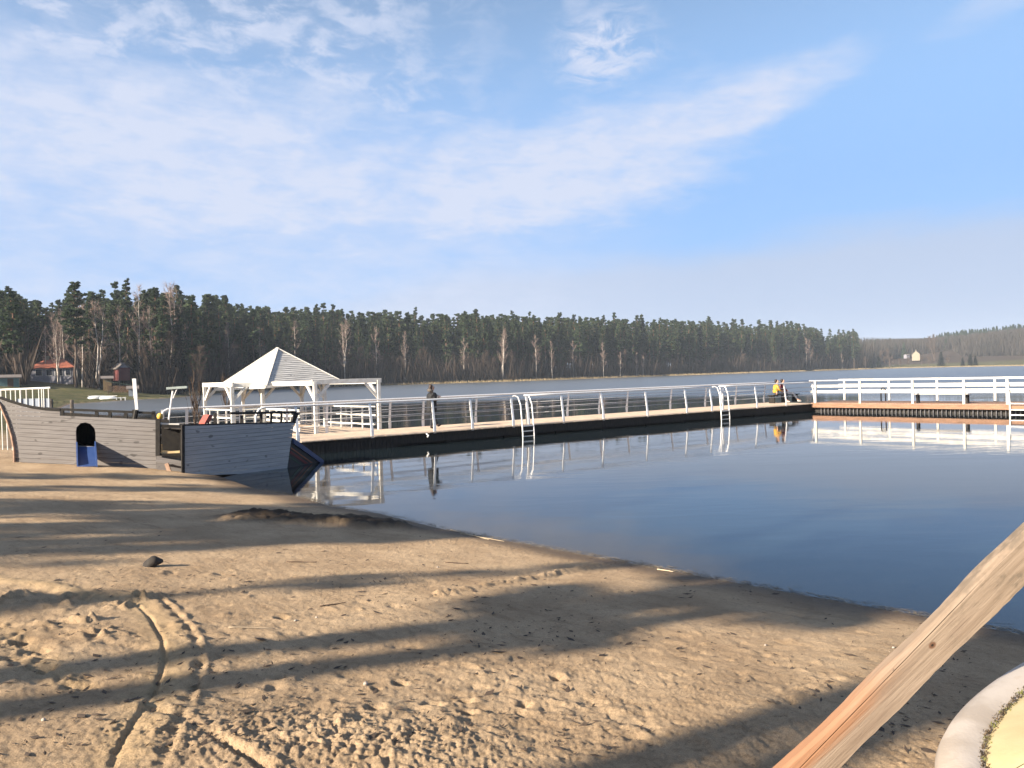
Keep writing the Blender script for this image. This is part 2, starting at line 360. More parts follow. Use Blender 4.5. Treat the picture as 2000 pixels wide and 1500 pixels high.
    for a, b, rad in dents:
        g = atg(a, b); e = np.hypot((x-g.x), (y-g.y))/rad*(1+0.5*vnoise(x, y, 14, 42)); d += -0.05*np.exp(-e**2*2.2) + 0.006*np.exp(-((e-1.5)/0.45)**2)
    for a, b, rad, hh in ((282, 1168, .075, .085), (230, 1182, .1, .05), (165, 1213, .09, .07), (112, 1178, .12, .05), (140, 1168, .1, .06), (5, 1175, .1, .08), (45, 1165, .1, .05), (190, 1240, .14, .05), (90, 1225, .09, .04)):
        g = atg(a, b); e = np.hypot((x-g.x)*0.8, (y-g.y))/rad; d += hh*0.6*np.exp(-e**2)*np.clip(0.6+2.6*vnoise(x, y, 22, 27), 0, 2)
    for _ in range(650):
        px_, py_ = rng.uniform(-150, 1700), 1080+420*rng.random()**1.1; g = atz(px_, py_, 0.6)
        m_ = np.where((np.abs(x-g.x) < 0.4) & (np.abs(y-g.y) < 0.4))[0]
        rad = rng.uniform(0.02, 0.05); a_ = rng.uniform(0, 3.14); ex, ey = (x[m_]-g.x), (y[m_]-g.y); e = np.hypot((ex*math.cos(a_)+ey*math.sin(a_))/1.8, ey*math.cos(a_)-ex*math.sin(a_))/rad
        d[m_] += rng.choice([-0.013, -0.009, 0.009, 0.014])*np.exp(-e**2)
    # dark heap of washed-up peat by the water
    a, b = atg(525, 1014), atg(840, 1026); dd, u, _ = pline(p, [a, atg(650, 1018), b]); wv = sst(0.75-dd+0.5*vnoise(x, y, 2.2, 28), 0.0, 0.45)*sst(sk, 0.15, 0.5)
    d += wv*(0.05+0.12*np.abs(vnoise(x, y, 4, 29))+0.06*np.abs(vnoise(x, y, 11, 30))); soil[k] = wv
    z[k] += d*land
    # the ship and the slide stand on smooth sand; keep shoreline as surveyed
    me = fast_mesh('ground', np.column_stack([P, z]), quads=Q, smooth=True)
    attr(me, 'wet', sst(s + 0.35*vnoise(P[:, 0], P[:, 1], 1.1, 32), 0.9, 0.12)); attr(me, 'soil', soil); attr(me, 'pale', np.clip(pale, 0, 1))
    azd = np.degrees(np.arctan2(P[:, 0], P[:, 1]))
    attr(me, 'grass', sst(r, 38, 52)*np.where(s > 0.3, 1, 0)); meadow = sst(azd, 24.5, 26.5)*sst(-r, -670, -640); attr(me, 'litter', sst(s + 6*vnoise(P[:, 0], P[:, 1], 0.08, 33), np.where(azd < -20, 22, 6), np.where(azd < -20, 30, 14))*sst(r, 90, 110)*(1-meadow))
    o = link('ground', me, None); tag(o, kind='structure')
    mt = bpy.data.materials.new('sand and grass'); mt.use_nodes = True; n = mt.node_tree; X.nt = n; pr = n.nodes['Principled BSDF']
    pr.inputs['Specular IOR Level'].default_value = 0.15
    def at(nm): a_ = n.nodes.new('ShaderNodeAttribute'); a_.attribute_name = nm; return X(a_.outputs['Fac'])
    ob = n.nodes.new('ShaderNodeTexCoord').outputs['Object']
    k = mixc(ss(noise3(ob, 1.1, 6, 0.65), 0.3, 0.7), (0.395, 0.283, 0.178), (0.575, 0.428, 0.278))
    k = mixc(ss(noise3(ob, 150, 4, 0.8), 0.36, 0.64)*0.55, k, (0.20, 0.135, 0.08))
    k = mixc(ss(noise3(ob, 17, 5, 0.75), 0.55, 0.70)*0.5, k, (0.19, 0.125, 0.075))
    k = mixc(ss(noise3(ob, 60, 2, 0.6), 0.66, 0.74)*0.6, k, (0.10, 0.07, 0.045))
    k = mixc(ss(noise3(ob, 28, 3, 0.7), 0.64, 0.72)*0.4, k, (0.14, 0.095, 0.06))
    so = n.nodes.new('ShaderNodeSeparateXYZ'); n.links.new(ob, so.inputs[0]); xo, yo = X(so.outputs[0]), X(so.outputs[1])
    k = mixc(ss(noise3(combine((xo*0.73-yo*0.68)*0.8, (xo*0.68+yo*0.73)*3.2, 0.0), 1.5, 6, 0.72), 0.52, 0.70)*0.5, k, (0.20, 0.135, 0.08))
    k = mixc(ss(noise3(combine((xo*0.73-yo*0.68)*5, (xo*0.68+yo*0.73)*14, 0.0), 1.0, 5, 0.75), 0.60, 0.68)*0.55, k, (0.13, 0.088, 0.055))
    k = mixc(at('pale')*0.35, k, (0.50, 0.36, 0.19))
    k = mixc(at('wet')*0.85, k, (0.080, 0.058, 0.040))
    k = mixc(at('soil')*0.93, k, (0.028, 0.021, 0.016))
    g_ = mixc(ss(noise3(ob, 0.35, 5, 0.6), 0.35, 0.65), (0.062, 0.066, 0.024), (0.11, 0.098, 0.042))
    g_ = mixc(ss(noise3(ob, 1.7, 4, 0.6), 0.4, 0.7)*0.6, g_, (0.035, 0.034, 0.018))
    k = mixc(at('grass'), k, g_); k = mixc(at('litter'), k, (0.045, 0.033, 0.024))
    n.links.new(k, pr.inputs['Base Color'])
    rw = at('wet'); n.links.new((0.95-rw*0.35).k, pr.inputs['Roughness'])
    b = n.nodes.new('ShaderNodeBump'); b.inputs['Strength'].default_value = 0.85; b.inputs['Distance'].default_value = 0.014
    n.links.new((noise3(ob, 45, 6, 0.8)*0.8+noise3(ob, 110, 4, 0.8)*1.1+ss(noise3(ob, 23, 6, 0.8), 0.5, 0.7)*0.7).k, b.inputs['Height']); n.links.new(b.outputs[0], pr.inputs['Normal'])
    me.materials.append(mt)
build_ground()

# ------------------------------------------------------------------ the lake
def build_water():
    th = np.concatenate([np.linspace(-45, 50, 380), np.linspace(50, 315, 60)[1:-1]])
    rr = np.concatenate([np.geomspace(3, 60, 220)[:-1], np.geomspace(60, 1500, 60)])
    P, Q, nr = polar(th, rr); s = -signed(P); r = np.hypot(P[:, 0], P[:, 1])
    me = fast_mesh('lake_water', np.column_stack([P, np.zeros(len(P))]), quads=Q, smooth=True)
    attr(me, 'depth', np.clip(s, -1, 50))
    # sheltered corner inside the piers is calm, the open lake is ruffled
    attr(me, 'open', sst(r + 10*vnoise(P[:, 0], P[:, 1], 0.03, 41), 58, 84))
    o = link('lake_water', me, None); tag(o, kind='structure')
    mt = bpy.data.materials.new('lake water'); mt.use_nodes = True; n = mt.node_tree; X.nt = n
    n.nodes.remove(n.nodes['Principled BSDF']); out = n.nodes['Material Output']
    def at(nm): a_ = n.nodes.new('ShaderNodeAttribute'); a_.attribute_name = nm; return X(a_.outputs['Fac'])
    ob = n.nodes.new('ShaderNodeTexCoord'); mp = n.nodes.new('ShaderNodeMapping'); n.links.new(ob.outputs['Object'], mp.inputs[0]); mp.inputs['Rotation'].default_value = (0, 0, R(-20)); mp.inputs['Scale'].default_value = (0.55, 1.6, 1)
    opn = at('open')
    patch = ss(noise3(mp.outputs[0], 0.16, 3, 0.5), 0.47, 0.62)
    hgt = noise3(mp.outputs[0], 1.5, 3, 0.5)*(0.05+patch*0.16) + noise3(mp.outputs[0], 0.45, 2, 0.5)*0.12 + noise3(mp.outputs[0], 5, 3, 0.5)*opn*0.10 + noise3(mp.outputs[0], 5, 3, 0.6)*(0.012+patch*0.02)
    b = n.nodes.new('ShaderNodeBump'); b.inputs['Strength'].default_value = 0.30; b.inputs['Distance'].default_value = 0.06; n.links.new(hgt.k, b.inputs['Height'])
    gl = n.nodes.new('ShaderNodeBsdfGlossy'); gl.inputs['Color'].default_value = (1, 1, 1, 1); n.links.new((0.035+opn*0.25).k, gl.inputs['Roughness']); n.links.new(b.outputs[0], gl.inputs['Normal'])
    di = n.nodes.new('ShaderNodeBsdfDiffuse'); di.inputs['Color'].default_value = (0.010, 0.016, 0.020, 1)
    tr = n.nodes.new('ShaderNodeBsdfTransparent'); tr.inputs['Color'].default_value = (0.62, 0.56, 0.44, 1)
    m1 = n.nodes.new('ShaderNodeMixShader'); n.links.new(ss(at('depth'), 0.0, 2.6).k, m1.inputs[0]); n.links.new(tr.outputs[0], m1.inputs[1]); n.links.new(di.outputs[0], m1.inputs[2])
    fr = n.nodes.new('ShaderNodeFresnel'); fr.inputs['IOR'].default_value = 1.33; n.links.new(b.outputs[0], fr.inputs['Normal'])
    m2 = n.nodes.new('ShaderNodeMixShader'); n.links.new((X(fr.outputs[0])*(1-opn*0.5)).k, m2.inputs[0]); n.links.new(m1.outputs[0], m2.inputs[1]); n.links.new(gl.outputs[0], m2.inputs[2])
    n.links.new(m2.outputs[0], out.inputs[0]); me.materials.append(mt)
build_water()

# ------------------------------------------------------------------ piers
DECK = 0.44
PO = V(-6.65, 24.71, 0); PU = V(0.807, 0.590, 0).normalized(); PN = V(-PU.y, PU.x, 0)      # near edge of the long pier; along it; towards its lake side
PW = 2.95
def pier(a, b, z=DECK): return PO + PU*a + PN*b + V(0, 0, z)
def along(px, b, z=DECK):
    """how far along the pier, on the line b from its near edge at height z, the sight line of photo column px runs"""
    lo, hi = -8.0, 45.0
    def col_of(a):
        d = np.array(pier(a, b, z)) - np.array([0, 0, EYE]); return 1000 + 1500*(d @ RT)/(d @ FW)
    for _ in range(40):
        m_ = (lo+hi)/2
        if col_of(m_) < px: lo = m_
        else: hi = m_
    return (lo+hi)/2
A_END = along(1592, 0)
t = thing('pier', 'long low pier with a pale plank deck running out from the ship and the gazebo', 'pier', group='piers around the bathing basin')
mb = MB(); a = -3.9; k = 0
while a < A_END - 0.05:                                     # deck boards across the pier
    w = 0.142; j = rng.uniform(-0.012, 0.012)
    if a > -0.35: mb.bar(pier(a+w/2, -0.06+j, DECK-0.018), pier(a+w/2, PW, DECK-0.018), w-0.010, 0.036)
    else: mb.bar(pier(a+w/2, 1.6+j, DECK-0.018), pier(a+w/2, PW, DECK-0.018), w-0.010, 0.036)
    a += w
mb.build('deck', M['deck_pale'], t)
mb = MB(); mb.bar(pier(-0.35, 0.10, 0.24), pier(A_END-0.02, 0.10, 0.24), 0.06, 0.32); mb.bar(pier(-3.9, PW-0.08, 0.24), pier(A_END, PW-0.08, 0.24), 0.06, 0.32)
mb.build('side_beam', M['dark_wood'], t)
mb = MB(); mb.bar(pier(-0.38, 0.2, 0.05), pier(-0.38, PW-0.2, 0.05), 0.06, 0.7); 
for i in range(26): mb.bar(pier(-0.3+i*0.14, 0.045, -0.5), pier(-0.3+i*0.14, 0.045, 0.30), 0.125, 0.03, up=PN)
mb.build('abutment', M['dark_wood'], t)
for a in np.arange(1.5, A_END, 2.6):
    mb = MB(); mb.tube([pier(a, 0.5, -1.2), pier(a, 0.5, 0.2)], 0.13, 10); mb.tube([pier(a, PW-0.5, -1.2), pier(a, PW-0.5, 0.2)], 0.13, 10); mb.bar(pier(a, 0.3, 0.3), pier(a, PW-0.3, 0.3), 0.16, 0.18); mb.bar(pier(a-1.3, 0.75, 0.0), pier(a+1.25, 0.75, 0.0), 0.9, 0.5)
    mb.build('pile_pair', M['dark_wood'], t)

HR = 1.58   # handrail height above the water
def fence_of_steel(posts, b, label, a0, a1, side, curve0=False, curve1=False, group='steel railings of the long pier', hz=HR):
    """posts lean in from the deck edge; side = +1 when the basin or lake lies on the low-b side"""
    rt = thing('railing', label, 'railing', group=group)
    for a in posts:
        p0 = pier(a, b, DECK-0.06); mb = MB()
        pts = [p0 + V(0, 0, 0), p0 + PN*(0.0)*side + V(0, 0, 0.25), p0 + PN*(0.05*side) + V(0, 0, 0.6), p0 + PN*(0.13*side) + V(0, 0, hz-DECK+0.03)]
        for u, v in zip(pts[:-1], pts[1:]): mb.bar(u, v + (v-u).normalized()*0.01, 0.085, 0.035, up=PN)
        mb.build('post', M['steel'], rt)
        mb = MB(); mb.tube([p0 + PU*0.06, p0 + PU*0.06 + PN*(0.02*side) + V(0, 0, 0.3), p0 + PU*0.0 + PN*(0.05*side) + V(0, 0, 0.52)], 0.011, 5); mb.build('stay', M['steel'], rt)
    ib = b + 0.13*side
    hp = [pier(a, ib, hz) for a in np.linspace(a0, a1, 8)]
    if curve0: hp = [pier(a0-0.30, ib, hz-0.62), pier(a0-0.29, ib, hz-0.25), pier(a0-0.2, ib, hz-0.07)] + [pier(a0-0.08, ib, hz-0.01)] + hp
    if curve1: hp = hp + [pier(a1+0.08, ib, hz-0.01), pier(a1+0.2, ib, hz-0.07), pier(a1+0.29, ib, hz-0.25), pier(a1+0.30, ib, hz-0.62)]
    MB().tube(hp, 0.036, 8).build('handrail', M['steel'], rt, smooth=True)
    for zz, dd in ((0.27, 0.10), (0.48, 0.07), (0.69, 0.05)):
        MB().tube([pier(posts[0], b+dd*side, hz-zz), pier(posts[-1], b+dd*side, hz-zz)], 0.014, 6).build('mid_rail', M['steel_dull'], rt, smooth=True)
    return rt
f1 = [along(p, 0) for p in (582, 727, 849, 923, 1003)]
fence_of_steel(f1, 0.0, 'curved steel railing on the near pier edge between the ship and the first ladder', along(520, 0, HR), f1[-1]+0.1, 1, curve0=True)
f2 = [along(p, 0) for p in (1033, 1101, 1179, 1265, 1342, 1391)]
fence_of_steel(f2, 0.0, 'curved steel railing on the near pier edge between the two ladders', f2[0]-0.1, f2[-1]+0.1, 1)
f3 = [along(p, 0) for p in (1412, 1479, 1536, 1591)]
fence_of_steel(f3, 0.0, 'short steel railing on the near pier edge from the second ladder to the corner', f3[0]-0.1, A_END+0.05, 1)
rp = [along(p, PW) for p in (318, 365, 470, 560, 638, 761, 826, 929, 1108, 1170, 1224, 1309, 1377, 1436, 1492)]
fence_of_steel(rp, PW, 'long steel railing on the lake side of the plank pier', along(330, PW, HR), along(1590, PW, HR), -1, curve0=True)

def ladder(label, px0, px1, double):
    lt = thing('bathing_ladder', label, 'ladder', group='ladders into the basin')
    aa, ab = along(px0, 0.0), along(px1, 0.0)
    for i, (a, s_) in enumerate(((aa, 1), (ab, 1))):
        pts = [pier(a-0.30 if i == 0 else a-0.1, 0.13, HR-0.02), pier(a-0.16 if i == 0 else a-0.05, 0.10, HR+0.01), pier(a-0.06, 0.02, HR-0.05), pier(a, -0.06, HR-0.35), pier(a+0.02, -0.10, DECK+0.1), pier(a+0.03, -0.12, 0.1), pier(a+0.03, -0.12, -0.8)]
        MB().tube(pts, 0.028, 8).build('side_rail', M['steel'], lt, smooth=True)
        if i == 1: MB().tube([pts[0], pier(a-0.13, 0.13, HR-0.3), pier(a-0.13, 0.13, DECK)], 0.028, 8).build('side_rail', M['steel'], lt, smooth=True)
    for z in (0.40, 0.20, 0.0, -0.2, -0.4):
        MB().bar(pier(aa+0.03, -0.11, z), pier(ab+0.03, -0.11, z), 0.05, 0.03).build('rung', M['steel'], lt)
    return lt
ladder('curved steel ladder into the basin in front of the walking person side of the pier', 1016, 1038, True)
ladder('curved steel ladder into the basin farther out, nearer the seated couple', 1404, 1420, True)
tag(MB().tube([pier(along(830, 0), -0.08, 0.40), pier(along(834, 0), -0.1, 0.33), pier(along(832, 0), -0.09, 0.26)], [0.02, 0.035, 0.03], 8).build('mooring_fender', M['white_paint'], None, smooth=True), 'small pale mooring fender hanging on the dark pier side below the walking person', 'fender')

# the second pier, closing the basin on the right
BO = V(16.35, 41.15, 0); BU = (V(22.52, 34.75, 0) - V(16.3, 41.1, 0)).normalized(); BN = V(-BU.y, BU.x, 0)
if BN.y < 0: BN = -BN
def pierb(a, b, z=DECK): return BO + BU*a + BN*b + V(0, 0, z)
def alongb(px, b, z=DECK):
    lo, hi = -4.0, 20.0
    for _ in range(40):
        m_ = (lo+hi)/2; d = np.array(pierb(m_, b, z)) - np.array([0, 0, EYE])
        if 1000 + 1500*(d @ RT)/(d @ FW) < px: lo = m_
        else: hi = m_
    return (lo+hi)/2
B1 = 14.0
t = thing('pier', 'cross pier with an orange timber edge closing the basin on the right', 'pier', group='piers around the bathing basin')
mb = MB(); a = -0.34
while a < B1: mb.bar(pierb(a+0.07, -0.05+rng.uniform(-0.01, 0.01), DECK+0.012), pierb(a+0.07, 3.0, DECK+0.012), 0.13, 0.034); a += 0.142
mb.build('deck', M['deck_red'], t)
MB().bar(pierb(-0.33, 0.0, DECK-0.115), pierb(B1, 0.0, DECK-0.115), 0.06, 0.20).build('edge_beam', M['orange_beam'], t)
mb = MB(); mb.bar(pierb(-0.4, 0.30, 0.0), pierb(B1, 0.30, 0.0), 0.05, 0.66); mb.build('skirt', M['black'], t)
mb = MB()
for a in np.arange(0.12, B1, 0.19): mb.bar(pierb(a, 0.16, -0.4), pierb(a, 0.16, DECK-0.2), 0.035, 0.05, up=BN)
mb.build('skirt_battens', mat('weathered battens', (0.10, 0.10, 0.11), 0.7, (0.06, 0.06, 0.07), 9), t)
def fence_of_boards(pxs, b, label, zt, hb, group='white board railings of the cross pier'):
    rt = thing('railing', label, 'railing', group=group); aa = [alongb(p, b) for p in pxs]
    out_ = BN*(-0.05 if b < 1 else 0.05)
    for a in aa: MB().bar(pierb(a, b, DECK-0.02), pierb(a, b, zt-0.02), 0.10, 0.09, up=BN).build('post', M['white_rail'], rt)
    a0, a1 = min(aa)-0.3, B1
    MB().bar(pierb(a0, b, zt), pierb(a1, b, zt), 0.16, 0.045).build('top_rail', M['white_rail'], rt)
    for z, h in hb: MB().bar(pierb(a0, b, z)-out_*1.42, pierb(a1, b, z)-out_*1.42, 0.035, h).build('board', M['white_rail'], rt)
fence_of_boards((1593, 1680, 1783, 1883, 1968, 2060), 0.10, 'white board railing on the basin edge of the cross pier', 1.66, ((1.36, 0.13), (1.06, 0.14)))
fence_of_boards((1650, 1737, 1831, 1944, 2050), 2.85, 'white board railing on the far lake edge of the cross pier', 1.66, ((1.36, 0.10), (1.06, 0.10)))
# bench on the cross pier
bt = thing('bench', 'dark legged bench standing behind the white boards of the cross pier', 'bench', group='benches on the piers'); a0, a1 = alongb(1793, 0.9), alongb(1890, 0.9)
for i in range(3): MB().bar(pierb(a0-0.1, 0.75+i*0.14, DECK+0.47), pierb(a1+0.1, 0.75+i*0.14, DECK+0.47), 0.12, 0.04).build('seat_slat', M['white_wood'], bt)
for a in (a0, a1):
    mb = MB(); mb.bar(pierb(a, 0.75, DECK), pierb(a, 0.75, DECK+0.45), 0.07, 0.07, up=BN); mb.bar(pierb(a, 1.05, DECK), pierb(a, 1.05, DECK+0.45), 0.07, 0.07, up=BN); mb.bar(pierb(a, 0.72, DECK+0.42), pierb(a, 1.08, DECK+0.42), 0.07, 0.05); mb.build('leg', M['black'], bt)
ht = MB().tube([pierb(alongb(1721, 2.6), 2.6, DECK), pierb(alongb(1721, 2.6), 2.6, DECK+0.62), pierb(alongb(1725, 2.6), 2.6, DECK+0.8), pierb(alongb(1730, 2.6), 2.6, DECK+0.62), pierb(alongb(1730, 2.6), 2.6, DECK)], 0.035, 8).build('ladder_hoop', M['black'], None, smooth=True)
tag(ht, 'dark hoop handle on the far edge of the cross pier behind the white boards', 'hoop')
lt = thing('bathing_ladder', 'white wooden ladder at the right end of the cross pier', 'ladder', group='ladders into the basin')
la, lb = alongb(1973, -0.1), alongb(1973, -0.1)+0.9
for a in (la, lb): MB().tube([pierb(a-0.12, 0.05, 1.6), pierb(a-0.02, -0.10, DECK+0.12), pierb(a, -0.16, 0.2), pierb(a, -0.18, -0.6)], 0.03, 8).build('side_rail', M['white_paint'], lt)
for z in (0.52, 0.24, 0.0, -0.25): MB().bar(pierb(la, -0.16, z), pierb(lb, -0.16, z), 0.10, 0.045).build('rung', M['white_paint'], lt)

# ------------------------------------------------------------------ gazebo on its platform behind the pier
gz = thing('gazebo', 'white wooden gazebo with a pyramid board roof beside the pier', 'gazebo')
GA, GB, GS = 2.15, PW+5.15, 1.30                            # centre in pier coordinates, half the post spacing
GT = 2.36
mb = MB(); b = PW+0.02
while b < GB+GS+0.5: mb.bar(pier(GA-GS-1.6 if b > PW+3.7 else 0.9, b+0.07, DECK-0.03), pier(GA+GS+0.7, b+0.07, DECK-0.03), 0.13, 0.04); b += 0.142
mb.build('floor', M['deck_pale'], gz)
mb = MB(); mb.bar(pier(GA-GS-1.6, GB+GS+0.5, DECK-0.18), pier(GA+GS+0.7, GB+GS+0.5, DECK-0.18), 0.08, 0.25); mb.bar(pier(GA+GS+0.75, PW, DECK-0.18), pier(GA+GS+0.75, GB+GS+0.5, DECK-0.18), 0.08, 0.25); mb.bar(pier(GA-GS-1.65, GB-GS, DECK-0.18), pier(GA-GS-1.65, GB+GS+0.5, DECK-0.18), 0.08, 0.25); mb.bar(pier(0.9, PW, DECK-0.18), pier(0.9, GB-GS, DECK-0.18), 0.08, 0.25)
for a_ in (-0.3, 1.2, 3.2):
    for b_ in (PW+4.2, GB+GS): mb.tube([pier(a_, b_, -1.2), pier(a_, b_, 0.3)], 0.12, 8)
mb.build('substructure', M['dark_wood'], gz)
WA0, WA1, WB = 1.55, 4.10, PW+0.12                            # front wing posts at the pier edge
LA = GA-GS-1.15                                             # outer posts of the side wing
GA_R = GA-0.25
posts = dict(f=(GA-GS, GB-GS), r=(GA+GS, GB-GS), l=(GA-GS, GB+GS), k=(GA+GS, GB+GS), w0=(WA0, WB), w1=(WA1, WB), s0=(LA, GB-GS+0.15), s1=(LA-0.40, GB+GS))
for n_, (a, b) in posts.items():
    MB().bar(pier(a, b, DECK-0.02), pier(a, b, GT-0.02), 0.13, 0.13, up=PN).build('post', M['white_wood'], gz, bevel=0.008)
def beam(p, q, z=GT-0.06, h=0.17, w=0.09, ext=0.12):
    a, b = pier(*posts[p], z), pier(*posts[q], z); d = (b-a).normalized()*ext; MB().bar(a-d, b+d, w, h).build('beam', M['white_wood'], gz, bevel=0.006)
beam('f', 'r', GT-0.07, ext=0.02); beam('l', 'k', ext=0.02); beam('f', 'l', GT-0.05); beam('r', 'k', GT-0.05)
beam('w0', 'w1', GT-0.04); beam('f', 'w0', GT-0.075, ext=-0.05); beam('r', 'w1', GT-0.075, ext=-0.05); beam('s0', 's1', GT-0.05); beam('f', 's0', GT-0.085, ext=-0.06); beam('l', 's1', GT-0.08, ext=-0.06)
def brace(p, q, drop=0.55, run=0.5):
    a = pier(*posts[p], 0); b = pier(*posts[q], 0); d = (b-a).normalized()
    MB().bar(a + d*0.05 + V(0, 0, GT-0.13-drop), a + d*(run+0.05) + V(0, 0, GT-0.13), 0.07, 0.10, up=V(0, 0, 1)).build('brace', M['white_wood'], gz)
for p, q in (('f', 'r'), ('r', 'f'), ('l', 'k'), ('k', 'l'), ('f', 'l'), ('l', 'f'), ('r', 'k'), ('k', 'r'), ('w0', 'w1'), ('w1', 'w0'), ('w0', 'f'), ('w1', 'r'), ('s0', 's1'), ('s1', 's0'), ('s1', 'l'), ('s0', 'f')): brace(p, q)
# railing boards round the platform
def boards(p, q, zs, out_=0.0):
    mb = MB()
    a, b = pier(p[0], p[1], 0), pier(q[0], q[1], 0)
    for z, h in zs: mb.bar(a+V(0, 0, z), b+V(0, 0, z), 0.035, h)
    L = (b-a).length
    for u in np.arange(0.45, L-0.2, 0.75): p_ = a+(b-a)*(u/L); mb.bar(p_+V(0, 0, DECK), p_+V(0, 0, zs[0][0]), 0.05, 0.05, up=PN)
    mb.build('railing_boards', M['white_wood'], gz)
Z3 = ((1.30, 0.055), (0.98, 0.06), (0.62, 0.06))
boards(posts['s1'], posts['s0'], Z3); boards(posts['l'], posts['k'], Z3); boards(posts['s1'], posts['l'], Z3); boards(posts['k'], posts['r'], Z3); boards(posts['r'], (GA+GS+0.6, WB+0.2), Z3)
boards((0.95, GB-GS-0.1), (0.95, WB), ((1.30, 0.08), (1.08, 0.09), (0.86, 0.09), (0.62, 0.17))); boards(posts['s0'], (0.95, GB-GS-0.05), Z3)
# roof: four faces of overlapping boards, ridge caps, fascia
hs = 1.83; _ra = R(15); RU = V(PU.x*math.cos(_ra)-PU.y*math.sin(_ra), PU.x*math.sin(_ra)+PU.y*math.cos(_ra), 0); RN = V(-RU.y, RU.x, 0); RC = pier(GA-0.22, GB-0.05, 0)
def rcor(a, b, z): return RC + RU*a + RN*b + V(0, 0, z)
cz = dict(F=2.20, R=2.34, L=2.13, K=2.25)
C4 = dict(F=rcor(-hs, -hs, cz['F']), R=rcor(hs, -hs, cz['R']), L=rcor(-hs, hs, cz['L']), K=rcor(hs, hs, cz['K']))
apex = RC + V(0, 0, 3.76)
def roof_face(p, q, mt):
    a, b = C4[p], C4[q]; nb = 19; mb = MB(); nrm = (b-a).cross(apex-a).normalized()
    if nrm.z < 0: nrm = -nrm
    for i in range(nb):
        t0, t1 = i/nb, min((i+1.0)/nb, 0.995)
        l0, r0 = a.lerp(apex, t0), b.lerp(apex, t0); l1, r1 = a.lerp(apex, t1), b.lerp(apex, t1)
        # each board's lower edge stands proud of the one below
        lift = 0.022
        mb.quad_box([l0-nrm*0.012, r0-nrm*0.012, r1-nrm*0.02, l1-nrm*0.02, l0+nrm*lift, r0+nrm*lift, r1+nrm*0.004, l1+nrm*0.004])
    mb.build('roof_face', mt, gz)
roof_face('L', 'F', M['roof_w']); roof_face('F', 'R', M['roof_greyer']); roof_face('R', 'K', M['roof_w']); roof_face('K', 'L', M['roof_w'])
for c in 'FRLK':
    MB().bar(C4[c]+V(0, 0, 0.03), apex+V(0, 0, 0.035), 0.13, 0.03, up=V(0, 0, 1)).build('ridge_cap', M['roof_greyer'] if c == 'F' else M['white_wood'], gz)
for p, q in ('LF', 'FR', 'RK', 'KL'):
    MB().bar(C4[p]-V(0, 0, 0.03), C4[q]-V(0, 0, 0.03), 0.025, 0.09).build('fascia', M['white_wood'], gz)
MB().tube([apex-V(0, 0, .02), apex+V(0, 0, 0.06)], [0.09, 0.02], 8).build('finial', M['white_wood'], gz)

# ------------------------------------------------------------------ the playground ship on the sand
ship = thing('playground_ship', 'grey white wooden play ship stranded at the water edge with a blue slide', 'play ship')
HL = atz(28, 905, 0.53); HRt = atz(305, 919, 0.20); HD = (HRt-HL); HD.z = 0; HD.normalize(); HN = V(HD.y, -HD.x, 0)       # outward, towards the viewer
BWL = atz(356, 924, 0.20); BWR = atz(560, 914, 0.0); BD = (BWR-BWL); BD.z = 0; BD.normalize(); BNN = V(BD.y, -BD.x, 0)
def clip(poly, fn):
    out_ = []
    for i, p in enumerate(poly):
        q = poly[(i+1) % len(poly)]; fp, fq = fn(p), fn(q)
        if fp >= 0: out_.append(p)
        if (fp >= 0) != (fq >= 0): t_ = fp/(fp-fq); out_.append((p[0]+(q[0]-p[0])*t_, p[1]+(q[1]-p[1])*t_))
    return out_
def hull_panel(outline_px, P0, D, N, slope, mt, name, arch=None, bw=0.105):
    """planks laid over an outline; the outline is measured in the panel's own vertical plane"""
    pts = []
    for px, py in outline_px:
        p = atplane(px, py, P0, N); s_ = (p-P0).dot(D); pts.append((s_, p.z - P0.z - slope*s_))
    z0, z1 = min(p[1] for p in pts), max(p[1] for p in pts); mb = MB(); k = 0; zz = z0
    if arch: ap = [(lambda p: ((p-P0).dot(D), p.z-P0.z-slope*(p-P0).dot(D)))(atplane(*q, P0, N)) for q in arch]
    while zz < z1:
        st = clip(clip(pts, lambda p: p[1]-(zz+0.0035)), lambda p: (zz+bw-0.0035)-p[1])
        pieces = [st]
        if arch and len(st) > 2:
            xl, xr, zb, zt, hw = ap
            xl, xr, zb, zt = xl[0], xr[0], zb[1], zt[1]; cx, rad = (xl+xr)/2, (xr-xl)/2; zc = zt-rad
            def half(z): return rad if z <= zc else math.sqrt(max(rad*rad-(z-zc)**2, 0))
            lo_, hi_ = max(zz, zb), min(zz+bw, zt)
            if hi_ > lo_:
                hb, htp = half(lo_), half(hi_)
                L_ = clip(st, lambda p: -(p[0]-(cx-hb-(htp-hb)*(p[1]-lo_)/(hi_-lo_)))); R_ = clip(st, lambda p: p[0]-(cx+hb+(htp-hb)*(p[1]-lo_)/(hi_-lo_)))
                pieces = [L_, R_]
                if lo_ > zz+0.004: pieces.append(clip(clip(clip(st, lambda p: lo_-p[1]), lambda p: p[0]-(cx-hb)), lambda p: cx+hb-p[0]))
                if hi_ < zz+bw-0.004: pieces.append(clip(clip(clip(st, lambda p: p[1]-hi_), lambda p: p[0]-(cx-htp)), lambda p: cx+htp-p[0]))
        for pc in pieces:
            if len(pc) > 2:
                j = rng.uniform(0, 0.004)
                mb.prism([P0 + D*s_ + V(0, 0, h_+slope*s_) + N*j for s_, h_ in pc], -N*0.035)
        zz += bw; k += 1
    return mb.build(name, mt, ship)
SL = (HRt.z-HL.z)/((HRt-HL).dot(HD))
stern = [(-78, 742), (-40, 762), (0, 779), (20, 786), (40, 792), (60, 797), (88, 801), (117, 803)]
edge = [(28, 908), (27.5, 880), (23, 853), (14, 822), (0, 790), (-20, 770), (-50, 752)]
